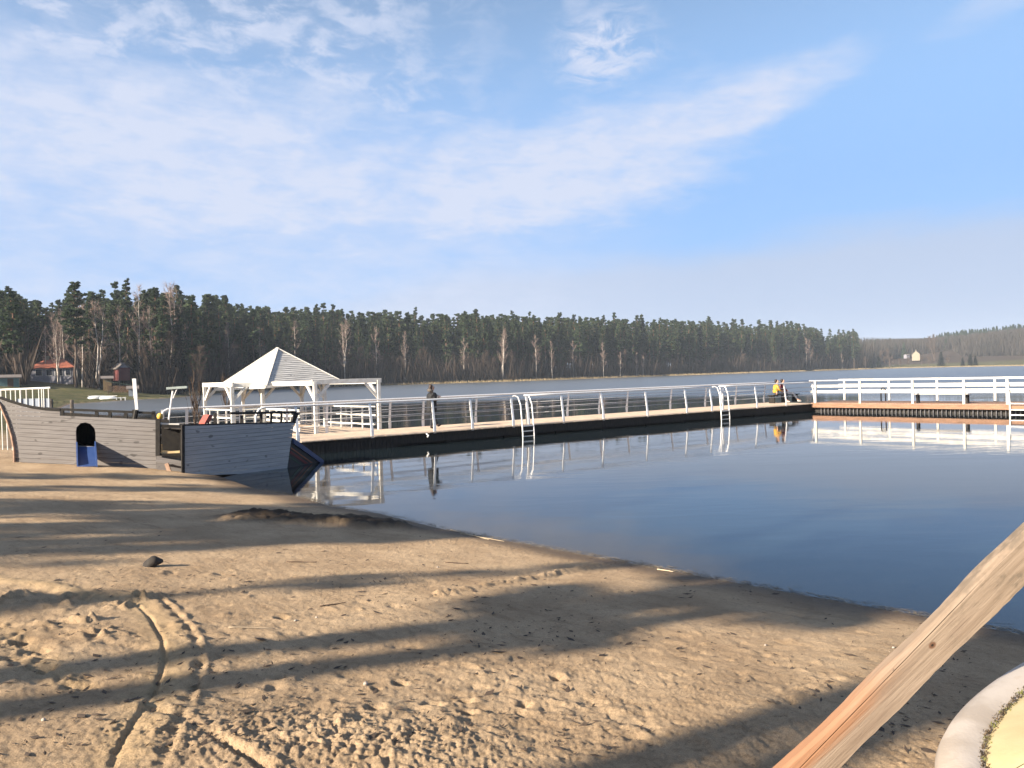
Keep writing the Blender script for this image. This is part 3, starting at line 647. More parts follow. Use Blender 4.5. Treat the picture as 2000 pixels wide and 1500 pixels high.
hull_panel(stern + [(117, 812), (200, 815.5), (304, 820.5), (306, 921), (170, 917), (28, 910)] + edge[1:], HL, HD, HN, SL, M['hull'], 'hull_side', arch=[(148.5, 850), (186.5, 850), (165, 871), (167, 825), (0, 0)])
mb = MB(); tp = [atplane(x, y, HL + HN*0.02, HN) for x, y in [(28, 914)] + edge]
mb.tube([p+HN*0.0 for p in tp], 0.032, 6); mb.build('stern_trim', M['trim'], ship)
IN = -HN*1.25                                               # the inside of the ship
def hp(px, py, back=0.0): return atplane(px, py, HL - HN*back, HN)
mb = MB()                                                   # dark boards inside, floor, far side and deck
hl, hr = hp(40, 905), hp(306, 918)
bl = BWL + BD*0.0
mb.prism([hl + IN, hr + IN, hr + IN + V(0, 0, 1.22), hl + IN + V(0, 0, 1.25)], -HN*0.03)
mb.prism([hl - HN*0.08 + V(0, 0, 0.45), hr - HN*0.08 + V(0, 0, 0.40), hr + IN + V(0, 0, 0.40), hl + IN + V(0, 0, 0.45)], V(0, 0, -0.03))
mb.prism([hl - HN*0.05 + V(0, 0, 1.10), hr - HN*0.05 + V(0, 0, 1.14), hr + IN + V(0, 0, 1.14), hl + IN + V(0, 0, 1.10)], V(0, 0, -0.03))
mb.prism([hr - HN*0.05, hr + IN, hr + IN + V(0, 0, 1.14), hr - HN*0.05 + V(0, 0, 1.14)], HD*-0.03)
mb.prism([hl - HN*0.05, hl + IN, hl + IN + V(0, 0, 1.10), hl - HN*0.05 + V(0, 0, 1.10)], HD*0.03)
mb.build('inner_walls', M['dark_wood'], ship)
# bow half, turned away from the sun
hull_panel([(357, 832), (575, 826), (567, 872), (560, 922), (460, 926), (357, 930)], BWL, BD, BNN, 0.0, M['hull_shaded'], 'bow_side')
bt0, bt1 = atplane(357, 832, BWL, BNN), atplane(575, 826, BWL, BNN); bb0, bb1 = BWL.copy(), BWR.copy()
mb = MB(); back = -BNN*1.5
mb.prism([bb1-BNN*0.05-BD*0.05, bt1-BNN*0.05-BD*0.05, bt1+back*0.6-BD*0.05, bb1+back*0.6-BD*0.05], -BD*0.03)
mb.prism([bb0+back, bt0+back, bt1+back*0.6-BD*0.1, bb1+back*0.6-BD*0.1], -BNN*0.03); mb.prism([bt0-BNN*0.05-V(0, 0, 0.06), bt0+back-V(0, 0, 0.06), bt1+back*0.6-BD*0.1-V(0, 0, 0.06), bt1-BNN*0.05-BD*0.1-V(0, 0, 0.06)], V(0, 0, -0.03))
mb.build('bow_walls', M['dark_wood'], ship)
# striped ram at the bow end
TIP = atz(630, 902, 0.0); ra = bt1.lerp(bb1, 0.36) + BD*0.02; rb = bb1 + BD*0.02; tip = V(TIP.x, TIP.y, 0.02); tn = (tip-rb).cross(ra-rb).normalized(); 
if tn.y > 0: tn = -tn
rbd = rb - V(0, 0, 0.35); tipd = tip - V(0, 0, 0.3)
MB().prism([ra, rb, rbd, tipd, tip], -tn*0.25).build('ram', mat('black ram paint', (0.012, 0.013, 0.018), 0.5, (0.02, 0.02, 0.025), 6), ship)
def stripe(k0, k1, c, proud, nm):
    g = rb + (ra-rb)*0.05; A1, T1 = ra, tip
    def ins(k): return A1.lerp(g, k) + (T1-A1)*0.0, T1.lerp(g, k)
    p, q = ins(k0); p2, q2 = ins(k1)
    MB().prism([p+tn*proud, q+tn*proud, q2+tn*proud, p2+tn*proud], -tn*(proud+0.002)).build('stripe', mat(nm, c, 0.5, None, 6), ship)
MB().prism([ra+tn*0.05+V(0, 0, 0.03), tip+tn*0.05+V(0, 0, 0.03), tip+tn*0.05-V(0, 0, 0.11), ra+tn*0.05-V(0, 0, 0.12)], -tn*0.34).build('ram_edge', mat('blue edge paint', (0.022, 0.042, 0.12), 0.5, (0.018, 0.035, 0.10), 6), ship)
stripe(0.30, 0.35, (0.18, 0.06, 0.027), 0.012, 'orange stripe'); stripe(0.42, 0.52, (0.096, 0.011, 0.013), 0.010, 'dark red stripe'); stripe(0.62, 0.66, (0.018, 0.06, 0.033), 0.012, 'green stripe')
# gap between the halves: black door frame, dark panel, pale sill, loose board
def gp(px, py, back=0.0): return atplane(px, py, (HRt+BWL)/2 + V(-0.3, 0.95, 0)*back, V(0.3, -0.95, 0).normalized())
df = MB(); df.bar(gp(309, 890), gp(309, 819), 0.10, 0.10, up=HN); df.bar(gp(356, 889), gp(356, 828), 0.09, 0.10, up=HN); df.bar(gp(309, 888), gp(356, 888), 0.08, 0.05); df.build('door_frame', M['black'], ship)
df = MB(); df.prism([gp(314, 886, 0.35), gp(353, 886, 0.35), gp(353, 829, 0.35), gp(316, 827, 0.35)], V(0, 0.03, 0)); df.build('door_panel', M['black'], ship)
MB().bar(gp(313, 827.5, 0.05), gp(350, 828.5, 0.05), 0.06, 0.035).build('door_lintel', M['white_wood'], ship)
df = MB(); df.bar(gp(313, 883.5, 0.12), gp(352, 882.0, 0.12), 0.22, 0.05); df.bar(gp(314.5, 881, 0.10), gp(314, 868, 0.10), 0.06, 0.06, up=HN); df.build('door_sill', M['sill'], ship)
df = MB(); df.bar(gp(312, 856, 0.04), gp(313, 848, 0.04), 0.04, 0.05, up=HN); df.bar(gp(311, 829, 0.02), gp(311, 823.5, 0.02), 0.05, 0.06, up=HN); df.build('door_fittings', M['white_paint'], ship)
df = MB(); df.bar(gp(306, 897), gp(358, 906), 0.05, 0.13); df.prism([gp(306, 890, .1), gp(357, 890, .1), gp(357, 930, .1), gp(306, 928, .1)], V(0, 0.03, 0)); df.build('step_board', M['hull'], ship)
MB().bar(gp(325, 905, -0.08), gp(332, 924, -0.1), 0.09, 0.05, up=HN).build('step_strut', M['trim'], ship)
# black rails on top
def rail_run(pts, posts, name, drop=0.0):
    mb = MB()
    for u, v in zip(pts[:-1], pts[1:]): mb.bar(u, v, 0.07, 0.06)
    mb.build(name, M['black'], ship)
    for p, q in posts: MB().bar(p, q, 0.07, 0.07, up=HN).build('rail_post', M['black'], ship)
rb_ = 0.65
rail_run([hp(*q, rb_) for q in ((88, 797.5), (120, 799.5), (200, 802.5), (262, 805), (303, 807))], [(hp(x, y0, rb_), hp(x, y0+22, rb_)) for x, y0 in ((122, 800), (189, 803), (215, 804), (246, 804), (262, 800), (300, 803))], 'deck_rail')
rail_run([hp(x, y-2.2, -0.0) - HN*0.02 for x, y in stern[2:]], [], 'gunwale')
def bp(px, py, back=0.0): return atplane(px, py, BWL - BNN*back, BNN)
rail_run([bp(450, 807, .1), bp(513, 806.5, .1), bp(578, 805, .1)], [(bp(x, y0, .1), bp(x, 829, .1)) for x, y0 in ((420, 807), (472, 811), (510, 804))], 'bow_rail')
mb = MB(); mb.bar(bp(579, 806, .1), bp(571, 827, .1), 0.12, 0.07, up=BNN); mb.bar(bp(530, 808, .1), bp(529, 827, .1), 0.045, 0.05, up=BNN); mb.bar(bp(550, 808, .1), bp(549, 827, .1), 0.045, 0.05, up=BNN); mb.bar(bp(357, 831, .03), bp(577, 825, .03), 0.06, 0.05); mb.build('bow_rail_posts', M['black'], ship)
mb = MB(); mb.prism([bp(400, 826, 0.7), bp(409, 810, 0.7), bp(416, 811, 0.7), bp(411, 823, 0.7), bp(400, 829, 0.7)], -BNN*0.3); mb.build('red_board', M['red'], ship)
MB().bar(bp(357.3, 931, -.012), bp(357.3, 830, -.012), 0.07, 0.05, up=BNN).build('bow_edge_shade', M['black'], ship)  # added black strip standing in for the shade along the bow's left edge
mb = MB(); mb.bar(hp(267.5, 800, 0.6), hp(265.5, 777, 0.6), 0.072, 0.05, up=HN); mb.bar(hp(265.3, 778, 0.6), hp(262, 739.5, 0.6), 0.088, 0.05, up=HN); mb.build('mast', M['white_paint'], ship)
MB().tube([hp(262, 825, 0.6), hp(266.5, 801, 0.6)], 0.06, 8).build('mast_socket', M['black'], ship)
# slide
s0, s1 = atplane(151.5, 873, HL, HN), atplane(184.5, 872, HL, HN); yb = atz(167, 927, ground_at(*(lambda p: (p.x, p.y))(atz(167, 927, 0.4))))
fl = (yb - (s0+s1)/2); fl.z = 0; run = V(-s0.x, -s0.y, 0).normalized()*1.15
e0 = s0 + run; e1 = s1 + run; gz_ = ground_at(*((e0+e1)/2).xy); e0.z = e1.z = gz_ + 0.03
sl = MB(); N_ = 10
prof = lambda t_: (1-t_)**1.0*0.94 + 0.06*(1-t_)**3
def sp(a, b, t_): p = a.lerp(b, t_); p.z = b.z + (a.z-b.z)*((1-t_)*0.96 + 0.04*(1-t_)**2 - 0.07*math.sin(math.pi*t_)*t_); return p
for i in range(N_):
    t0, t1 = i/N_, (i+1)/N_
    a, b, c, d = sp(s0, e0, t0), sp(s1, e1, t0), sp(s1, e1, t1), sp(s0, e0, t1)
    sl.quad_box([a-V(0, 0, .025), b-V(0, 0, .025), c-V(0, 0, .025), d-V(0, 0, .025), a, b, c, d])
sl.build('slide_bed', M['slide_blue'], ship)
for (a, b, s_) in ((s0, e0, -1), (s1, e1, 1)):
    sw = MB()
    for i in range(N_):
        t0, t1 = i/N_, (i+1)/N_; p, q = sp(a, b, t0), sp(a, b, t1); o_ = HD*0.035*s_
        sw.quad_box([p-V(0, 0, .04), p+o_-V(0, 0, .04), q+o_-V(0, 0, .04), q-V(0, 0, .04), p+V(0, 0, .13), p+o_+V(0, 0, .13), q+o_+V(0, 0, .13), q+V(0, 0, .13)])
    sw.build('slide_side', M['slide_blue'], ship)

# ------------------------------------------------------------------ people
def skinned(name, pts, edges, mt, parent, sub=2, root=0):
    me = bpy.data.meshes.new(name); me.from_pydata([p[:3] for p in pts], edges, []); o = link(name, me, mt, parent)
    md = o.modifiers.new('skin', 'SKIN'); md.use_smooth_shade = True; md.branch_smoothing = 0.3
    for v, p in zip(me.skin_vertices[0].data, pts): v.radius = (p[3], p[4] if len(p) > 4 else p[3]); v.use_root = False
    me.skin_vertices[0].data[root].use_root = True
    ms = o.modifiers.new('subdiv', 'SUBSURF'); ms.levels = sub; ms.render_levels = sub
    return o
def ball(name, c, r, mt, parent, sc_=(1, 1, 1), seg=12, cut=None):
    v, f = [], []; 
    for i in range(seg//2+1):
        for j in range(seg):
            th, ph = math.pi*i/(seg//2), 2*math.pi*j/seg; v.append((c[0]+r*sc_[0]*math.sin(th)*math.cos(ph), c[1]+r*sc_[1]*math.sin(th)*math.sin(ph), c[2]+r*sc_[2]*math.cos(th)))
    for i in range(seg//2):
        for j in range(seg): f.append((i*seg+j, (i+1)*seg+j, (i+1)*seg+(j+1) % seg, i*seg+(j+1) % seg))
    me = bpy.data.meshes.new(name); me.from_pydata(v, [], f); me.validate(); me.polygons.foreach_set('use_smooth', [True]*len(me.polygons)); return link(name, me, mt, parent)
M['skin'] = mat('skin', (0.55, 0.34, 0.25), 0.55, (0.48, 0.28, 0.2), 20)
M['coat'] = mat('dark quilted coat', (0.010, 0.011, 0.015), 0.75, (0.006, 0.007, 0.009), 14)
M['trousers'] = mat('dark trousers', (0.012, 0.015, 0.024), 0.85, (0.012, 0.014, 0.02), 14)
M['shoe_dark'] = mat('dark boots', (0.015, 0.014, 0.014), 0.5, None, 14)
M['shoe_white'] = mat('white trainers', (0.7, 0.68, 0.64), 0.6, None, 14)
M['hair'] = mat('brown hair', (0.040, 0.022, 0.015), 0.6, (0.02, 0.012, 0.008), 30)
M['hair_dark'] = mat('dark hair', (0.022, 0.015, 0.013), 0.6, None, 30)
M['fur'] = mat('grey fur hood', (0.09, 0.08, 0.075), 0.9, (0.06, 0.055, 0.05), 30)
M['yellow'] = mat('yellow jacket', (0.50, 0.29, 0.035), 0.7, (0.38, 0.21, 0.025), 14)
M['maroon'] = mat('maroon jacket', (0.11, 0.018, 0.026), 0.8, (0.07, 0.012, 0.02), 14)
M['jeans'] = mat('grey blue jeans', (0.10, 0.115, 0.15), 0.85, (0.06, 0.07, 0.10), 14)
M['bag'] = mat('pale grey sleeve', (0.40, 0.38, 0.36), 0.7, None, 14)

def head(parent, c, fwd=0.0, hair='hair', long_=True):
    """head with nose, eyes, ears and mouth on a neck; local x is the way the person faces"""
    v = [(0, 0, -0.16, .050, .052), (0.0, 0, -0.08, .052, .05), (0.012, 0, -0.02, .078, .066), (0.008, 0, 0.05, .092, .076), (0.0, 0, 0.105, .072, .066)]
    pts = [(c[0]+a, c[1]+b, c[2]+d, r1, r2) for a, b, d, r1, r2 in v]; e = [(0, 1), (1, 2), (2, 3), (3, 4)]
    pts.append((c[0]+0.088, c[1], c[2]+0.012, .012, .014)); e.append((3, 5))
    return pts, e

# the walker
pa = along(856, 0.9); pos = pier(pa, 1.35, DECK)
w = thing('person', 'person in a long dark quilted coat with brown hair walking along the plank pier', 'person', tuple(pos), math.atan2(PU.y, PU.x))
# one continuous body: torso, neck, head, arms with hands, legs with feet
bpts = [(0, 0, .88, .125, .15), (0.0, 0, 1.08, .115, .14), (0.02, 0, 1.28, .115, .16), (0.03, 0, 1.36, .06, .09), (0.045, 0, 1.44, .045), (0.06, 0, 1.51, .062, .058), (0.06, 0, 1.575, .082, .07), (0.045, 0, 1.63, .06, .058), (0.145, 0, 1.525, .012, .012),
        (0.02, .17, 1.32, .052), (0.06, .22, 1.07, .042), (0.25, .12, 1.16, .034), (0.31, .09, 1.22, .022, .034), (0.02, -.17, 1.32, .052), (0.03, -.22, 1.07, .042), (0.22, -.13, 1.14, .034), (0.29, -.09, 1.20, .022, .034),
        (0.01, .085, .84, .09), (0.12, .09, .46, .062), (0.30, .09, .12, .042), (0.42, .10, .10, .03, .036), (-0.01, -.085, .84, .09), (-0.03, -.09, .46, .062), (-0.10, -.09, .08, .042), (0.05, -.10, .035, .03, .036)]
bed = [(0, 1), (1, 2), (2, 3), (3, 4), (4, 5), (5, 6), (6, 7), (5, 8), (2, 9), (9, 10), (10, 11), (11, 12), (2, 13), (13, 14), (14, 15), (15, 16), (0, 17), (17, 18), (18, 19), (19, 20), (0, 21), (21, 22), (22, 23), (23, 24)]
skinned('body', bpts, bed, M['skin'], w)
def fingers(parent, c, d, up=(0, 0, 1), mt=None):
    """five separate, slightly curled fingers"""
    d = Vector(d).normalized(); s_ = d.cross(Vector(up)).normalized(); mb = MB(); c = Vector(c)
    for i, L in enumerate((0.062, 0.072, 0.068, 0.052)):
        o_ = c + s_*(0.027-0.018*i); mb.tube([o_, o_+d*L*0.5, o_+d*L*0.85-Vector(up)*0.018, o_+d*L*0.9-Vector(up)*0.034], [.0095, .009, .008, .006], 6)
    o_ = c + s_*0.036 - d*0.05; mb.tube([o_, o_+s_*0.025+d*0.02, o_+s_*0.03+d*0.055], [.011, .010, .007], 6)
    return mb.build('fingers', mt or M['skin'], parent, smooth=True)
def kid(o, parent):                                         # children keep the local frame of their thing
    o.matrix_parent_inverse = Matrix.Identity(4); return o
kid(fingers(w, (0.325, .085, 1.235), (0.8, -.3, .4)), w); kid(fingers(w, (0.305, -.085, 1.215), (0.8, .3, .4)), w)
kid(skinned('coat', [(0.0, 0, .60, .24, .22), (0.0, 0, .88, .215, .22), (0.0, 0, 1.08, .20, .205), (0.02, 0, 1.27, .185, .20), (0.03, 0, 1.37, .10, .13), (0.02, .19, 1.32, .09), (0.05, .245, 1.08, .08), (0.21, .15, 1.14, .052), (0.02, -.19, 1.32, .09), (0.02, -.245, 1.08, .08), (0.18, -.15, 1.12, .052)], [(0, 1), (1, 2), (2, 3), (3, 4), (3, 5), (5, 6), (6, 7), (3, 8), (8, 9), (9, 10)], M['coat'], w, root=1), w)
kid(skinned('trousers', [(0, 0, .84, .14, .16), (0.01, .09, .76, .10), (0.12, .09, .46, .075), (0.295, .09, .125, .06), (-0.01, -.09, .76, .10), (-0.03, -.09, .46, .075), (-0.098, -.09, .09, .06)], [(0, 1), (1, 2), (2, 3), (0, 4), (4, 5), (5, 6)], M['trousers'], w), w)
for p_ in ([(0.285, .09, .17, .052), (0.31, .09, .085, .05), (0.40, .10, .12, .042), (0.47, .10, .155, .032)], [(-0.095, -.09, .14, .052), (-0.10, -.09, .06, .05), (0.0, -.10, .05, .042), (0.08, -.10, .04, .034)]):
    kid(skinned('boot', p_, [(0, 1), (1, 2), (2, 3)], M['shoe_dark'], w), w)
kid(skinned('hair', [(0.02, 0, 1.665, .075, .07), (-0.02, 0, 1.62, .085, .08), (-0.035, 0, 1.54, .07, .078), (-0.04, 0, 1.44, .06, .08)], [(0, 1), (1, 2), (2, 3)], M['hair'], w), w)
kid(skinned('hood', [(-0.06, .09, 1.46, .055), (-0.12, 0, 1.44, .075), (-0.06, -.09, 1.46, .055), (0.02, .10, 1.40, .04), (0.02, -.10, 1.40, .04)], [(0, 1), (1, 2), (0, 3), (2, 4)], M['fur'], w, root=1), w)
kid(ball('eye', (0.132, .028, 1.565), .009, M['black'], w), w); kid(ball('eye', (0.132, -.028, 1.565), .009, M['black'], w), w)
kid(skinned('scarf', [(0.16, -.12, 1.30, .03, .02), (0.23, -.13, 1.20, .035, .02), (0.29, -.13, 1.10, .03, .02)], [(0, 1), (1, 2)], M['bag'], w), w)

# the seated couple and their bench near the corner
ca = along(1520, 1.9); bx = thing('bench', 'dark bench under the seated couple at the far corner of the plank pier', 'bench', tuple(pier(ca, 2.05)), math.atan2(PU.y, PU.x), group='benches on the piers')
def lb(c, s_, name, mt): o = MB().box(c, *s_).build(name, mt, None); o.parent = bx; return o
for i in range(3): lb((0.75, -0.14+0.14*i, .44), (2.5, .12, .04), 'seat_slat', M['dark_wood'])
for x_ in (-0.35, 0.8, 1.8): lb((x_, 0, .21), (.07, .36, .42), 'leg', M['black'])
def sitter(label, off, top, low, shoe, hair, stretch, lean=0.0):
    """sits sideways on the bench, facing along the pier, legs out"""
    p = pier(ca, 2.05); p = p + PU*off
    o = thing('person', label, 'person', tuple(p), math.atan2(PU.y, PU.x)-0.5, )
    L = stretch; x0 = 0.0; ln = lean
    b = [(0, 0, .55, .12, .15), (ln*0.4, 0, .74, .115, .14), (ln, 0, .95, .115, .16), (ln+.02, 0, 1.03, .06, .09), (ln+.05, 0, 1.10, .045), (ln+.08, 0, 1.17, .062, .058), (ln+.08, 0, 1.235, .082, .07), (ln+.065, 0, 1.29, .06, .058), (ln+.165, 0, 1.185, .012, .012),
         (ln, .17, .98, .05), (ln+.06, .21, .76, .042), (ln+.25, .14, .66, .034), (ln+.32, .12, .66, .022, .034), (ln, -.17, .98, .05), (ln+.06, -.21, .76, .042), (ln+.25, -.14, .66, .034), (ln+.32, -.12, .66, .022, .034),
         (.08, .09, .53, .085), (.46*L, .10, .50-.06*(L-1), .062), (.46*L+.28*L, .10, .12, .042), (.46*L+.40*L, .11, .09, .03), (.08, -.09, .53, .085), (.44*L, -.10, .50-.06*(L-1), .062), (.44*L+.2*L, -.10, .12, .042), (.44*L+.32*L, -.11, .08, .03)]
    skinned('body', b, bed, M['skin'], o)
    fingers(o, (ln+.335, .115, .655), (1, -.1, -.1)); fingers(o, (ln+.335, -.115, .655), (1, .1, -.1))
    skinned('jacket', [(0, 0, .50, .165, .18), (ln*.4, 0, .74, .145, .165), (ln, 0, .94, .145, .18), (ln+.02, 0, 1.03, .085, .11), (ln, .18, .98, .07), (ln+.06, .215, .76, .058), (ln+.22, .15, .67, .046), (ln, -.18, .98, .07), (ln+.06, -.215, .76, .058), (ln+.22, -.15, .67, .046)], [(0, 1), (1, 2), (2, 3), (2, 4), (4, 5), (5, 6), (2, 7), (7, 8), (8, 9)], top, o)
    skinned('trousers', [(0, 0, .55, .13, .155), (.10, .09, .53, .095), (.46*L, .10, .50-.06*(L-1), .075), (.46*L+.26*L, .10, .17, .055), (.10, -.09, .53, .095), (.44*L, -.10, .50-.06*(L-1), .075), (.44*L+.18*L, -.10, .17, .055)], [(0, 1), (1, 2), (2, 3), (0, 4), (4, 5), (5, 6)], low, o)
    for xx, yy in ((.46*L+.28*L, .10), (.44*L+.2*L, -.10)): skinned('shoe', [(xx-.02, yy, .12, .05), (xx, yy, .06, .048), (xx+.10, yy, .055, .042), (xx+.18, yy, .05, .032)], [(0, 1), (1, 2), (2, 3)], shoe, o)
    skinned('hair', [(ln+.04, 0, 1.32, .075, .07), (ln+.0, 0, 1.28, .085, .08), (ln-.015, 0, 1.20, .07, .075), (ln-.02, 0, 1.12, .05, .06)], [(0, 1), (1, 2), (2, 3)], hair, o)
    ball('eye', (ln+.152, .028, 1.225), .009, M['black'], o); ball('eye', (ln+.152, -.028, 1.225), .009, M['black'], o)
    return o
sitter('person in a yellow jacket with dark hair sitting on the bench at the pier corner', -0.05, M['yellow'], M['trousers'], M['shoe_white'], M['hair_dark'], 1.0, 0.06)
sitter('person in a maroon jacket with stretched legs sitting on the bench at the pier corner', 0.75, M['maroon'], M['jeans'], M['shoe_white'], M['hair_dark'], 1.25, -0.10)

# ------------------------------------------------------------------ timber brace and upturned boat at the viewer's right hand
def worn_wood():
    mt = bpy.data.materials.new('worn rough timber'); mt.use_nodes = True; n = mt.node_tree; X.nt = n; p = n.nodes['Principled BSDF']; p.inputs['Roughness'].default_value = 0.8; p.inputs['Specular IOR Level'].default_value = 0.2
    t = n.nodes.new('ShaderNodeTexCoord'); s_ = n.nodes.new('ShaderNodeSeparateXYZ'); n.links.new(t.outputs['Object'], s_.inputs[0]); x, y, z = (X(s_.outputs[i]) for i in range(3))
    g = noise3(combine(x*2.2, y*60, z*60), 1.0, 5, 0.6, 0.6); g2 = noise3(combine(x*5, y*24, z*24), 1.0, 5, 0.65)
    k = mixc(ss(g, 0.3, 0.7), (0.225, 0.178, 0.138), (0.165, 0.126, 0.095))
    k = mixc(ss(g2, 0.52, 0.72)*0.5, k, (0.135, 0.10, 0.078))
    k = mixc(ss(x + (g2-0.5)*0.5, 0.55, 0.10)*ss(y + (g-0.5)*0.03, -0.012, 0.018)*0.75, k, (0.225, 0.108, 0.055))     # reddish upper edge towards the foot
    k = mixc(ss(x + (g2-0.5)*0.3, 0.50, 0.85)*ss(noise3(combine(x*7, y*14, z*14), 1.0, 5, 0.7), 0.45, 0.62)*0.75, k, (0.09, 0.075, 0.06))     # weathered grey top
    kn = X.op('SQRT', (x-0.54)*(x-0.54)+(y-0.012)*(y-0.012)*1.6); k = mixc(ss(kn, 0.016, 0.008), k, (0.10, 0.055, 0.035)); k = mixc(ss(kn, 0.006, 0.003), k, (0.02, 0.015, 0.012))
    sp = ss(noise3(combine(x*40, y*40, z*40), 1.0, 2, 0.6), 0.72, 0.78); k = mixc(sp*0.6, k, (0.08, 0.06, 0.05))
    n.links.new(k, p.inputs['Base Color'])
    b = n.nodes.new('ShaderNodeBump'); b.inputs['Strength'].default_value = 0.5; b.inputs['Distance'].default_value = 0.004; n.links.new((g+noise3(combine(x*12, y*160, z*160), 1.0, 3, 0.6)).k, b.inputs['Height']); n.links.new(b.outputs[0], p.inputs['Normal'])
    return mt
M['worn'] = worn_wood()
BY = 2.35
p0, p1 = aty(1573, 1500, BY), aty(2000, 1084, BY); bd = (p1-p0).normalized(); L0 = (p1-p0).length
g0 = p0 - bd*((p0.z-ground_at(p0.x-0.4, BY)+0.05)/bd.z)
tb = (p0-g0).length; Lt = tb + L0 + 0.75
# a hand-sawn plank: built along its own x axis, with wavy edges and a split
nx = 90; vs, qs = [], []
pw, pt = 0.112, 0.045
for i in range(nx+1):
    u = Lt*i/nx; e = 0.004*math.sin(u*5.1)+0.003*math.sin(u*13+1)+rng.uniform(-.0012, .0012); e2 = 0.004*math.sin(u*4.3+2)+0.002*math.sin(u*17)+rng.uniform(-.0012, .0012); up_ = 0.03*max(0, (u-tb-0.25)/Lt)
    hw = pw/2 + up_*0.15
    # section ring: front low, front just under the split, split bottom, front just above, front top, back top, back low
    sy = hw - 0.030 + 0.045*(1-min(u-tb, 0.95)/0.95 if u > tb else 1)*-0.15; dsp = 0.014 if (u < tb+0.62) else max(0.0, 0.014*(1-(u-tb-0.62)/0.2))
    sy = hw - 0.012 - 0.020*max(0, 1-(u-tb)/0.75)
    ring = [(-hw+e2, pt/2), (sy-0.0025, pt/2), (sy+e*0.3, pt/2-dsp-0.0004), (sy+0.0025, pt/2-0.002), (hw-0.010+e, pt/2-0.005), (hw+e, pt/2-0.014), (hw+e, -pt/2), (-hw+e2, -pt/2)]
    vs += [(u-tb, y, z) for y, z in ring]
nr = 8
for i in range(nx):
    for j in range(nr): a = i*nr+j; b = i*nr+(j+1) % nr; qs.append((a, b, b+nr, a+nr))
me = bpy.data.meshes.new('timber_brace'); me.from_pydata(vs, [], qs + [tuple(range(nr))[::-1], tuple(nx*nr+j for j in range(nr))]); me.update()
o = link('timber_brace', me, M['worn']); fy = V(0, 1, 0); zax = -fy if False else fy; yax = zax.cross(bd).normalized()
if yax.z < 0: yax = -yax
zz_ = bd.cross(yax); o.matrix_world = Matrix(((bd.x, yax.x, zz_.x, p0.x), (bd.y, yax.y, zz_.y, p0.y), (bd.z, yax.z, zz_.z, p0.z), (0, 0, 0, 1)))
tag(o, 'rough sawn timber plank slanting up across the lower right corner', 'plank')
pe = p0 + bd*(Lt-tb-0.1)
mb = MB(); gzz = ground_at(pe.x+0.08, pe.y+0.12); mb.bar(V(pe.x+0.06, pe.y+0.10, gzz-0.2), V(pe.x+0.06, pe.y+0.10, pe.z+0.25), 0.12, 0.12, up=(0, 1, 0))
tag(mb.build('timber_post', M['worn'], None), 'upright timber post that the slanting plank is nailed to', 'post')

bo = thing('upturned_boat', 'upturned cream dinghy with a white rim and mossy seam at the lower right', 'boat')
BX, BYc, BZ = 1.075, 1.91, 1.33; BL = 2.6
def bw_(d): return min(0.84*max(d, 0)**0.60, 0.84*(0.85**0.60)) * (1 if d < 2.1 else max(0.0, 1-((d-2.1)/0.5)**2*0.25))
def outline(k, lift):
    """outline shrunk by k metres"""
    pts = []; n_ = 46
    ds = [BL*((i/n_)**2.0) for i in range(n_+1)]
    for d in reversed(ds): pts.append((d, bw_(d)))
    for d in ds[1:]: pts.append((d, -bw_(d)))
    res = []
    P = [Vector((a, b)) for a, b in pts]
    for i, p in enumerate(P):
        t_ = (P[min(i+1, len(P)-1)]-P[max(i-1, 0)]); t_.normalize(); nn = Vector((t_.y, -t_.x)) * -1
        if nn.dot(Vector((1.0, 0))-p) < 0: nn = -nn
        q = p + nn*k; q.y = max(min(q.y, abs(p.y)), -abs(p.y)); res.append((q.x, q.y, lift))
    return res
def boat_pt(q): ca_, sa_ = math.cos(0.10), math.sin(0.10); return (BX+q[0]*ca_-q[1]*sa_, BYc+q[0]*sa_+q[1]*ca_, BZ+q[2]+0.02*q[0])
rings = [outline(0.03, -0.075), outline(0.006, -0.06), outline(0.0, -0.03), outline(0.012, -0.003), outline(0.045, 0.016), outline(0.075, 0.018), outline(0.100, 0.012), outline(0.118, 0.004)]
v = [boat_pt(q) for r_ in rings for q in r_]; n_ = len(rings[0]); f = [(i*n_+j, i*n_+j+1, (i+1)*n_+j+1, (i+1)*n_+j) for i in range(len(rings)-1) for j in range(n_-1)]
me = bpy.data.meshes.new('rim'); me.from_pydata(v, [], f); me.polygons.foreach_set('use_smooth', [True]*len(f)); 
gel = mat('chalky white gelcoat', (0.43, 0.385, 0.34), 0.55, (0.33, 0.285, 0.24), 5, (1, 1, 1), 0.15, 90, c3=(0.36, 0.30, 0.24), c3s=7, c3r=(0.60, 0.75))
link('rim', me, gel, bo)
inner = [outline(0.114, 0.001)]; cs = inner[0]; rows = [cs]; H_ = 0.30
for k_, lf in ((0.93, 0.014), (0.80, 0.034), (0.6, 0.056), (0.35, 0.072), (0.12, 0.080), (0.0, 0.081)):
    rows.append([(0.104+(a-0.104)*(1-(1-k_)*0.12) + (1-k_)*0.25*(1 if a < 0.4 else max(0, 1-(a-0.4)/0.8)), b*k_, lf) for a, b, c in cs])
v = [boat_pt(q) for r_ in rows for q in r_]; f = [(i*n_+j, i*n_+j+1, (i+1)*n_+j+1, (i+1)*n_+j) for i in range(len(rows)-1) for j in range(n_-1)]
me = bpy.data.meshes.new('hull'); me.from_pydata(v, [], f); me.polygons.foreach_set('use_smooth', [True]*len(f))
link('hull', me, mat('cream hull paint', (0.50, 0.42, 0.235), 0.55, (0.43, 0.35, 0.185), 3.5, (1, 1, 1), 0.1, 70, c3=(0.55, 0.45, 0.22), c3s=9, c3r=(0.62, 0.72)), bo)
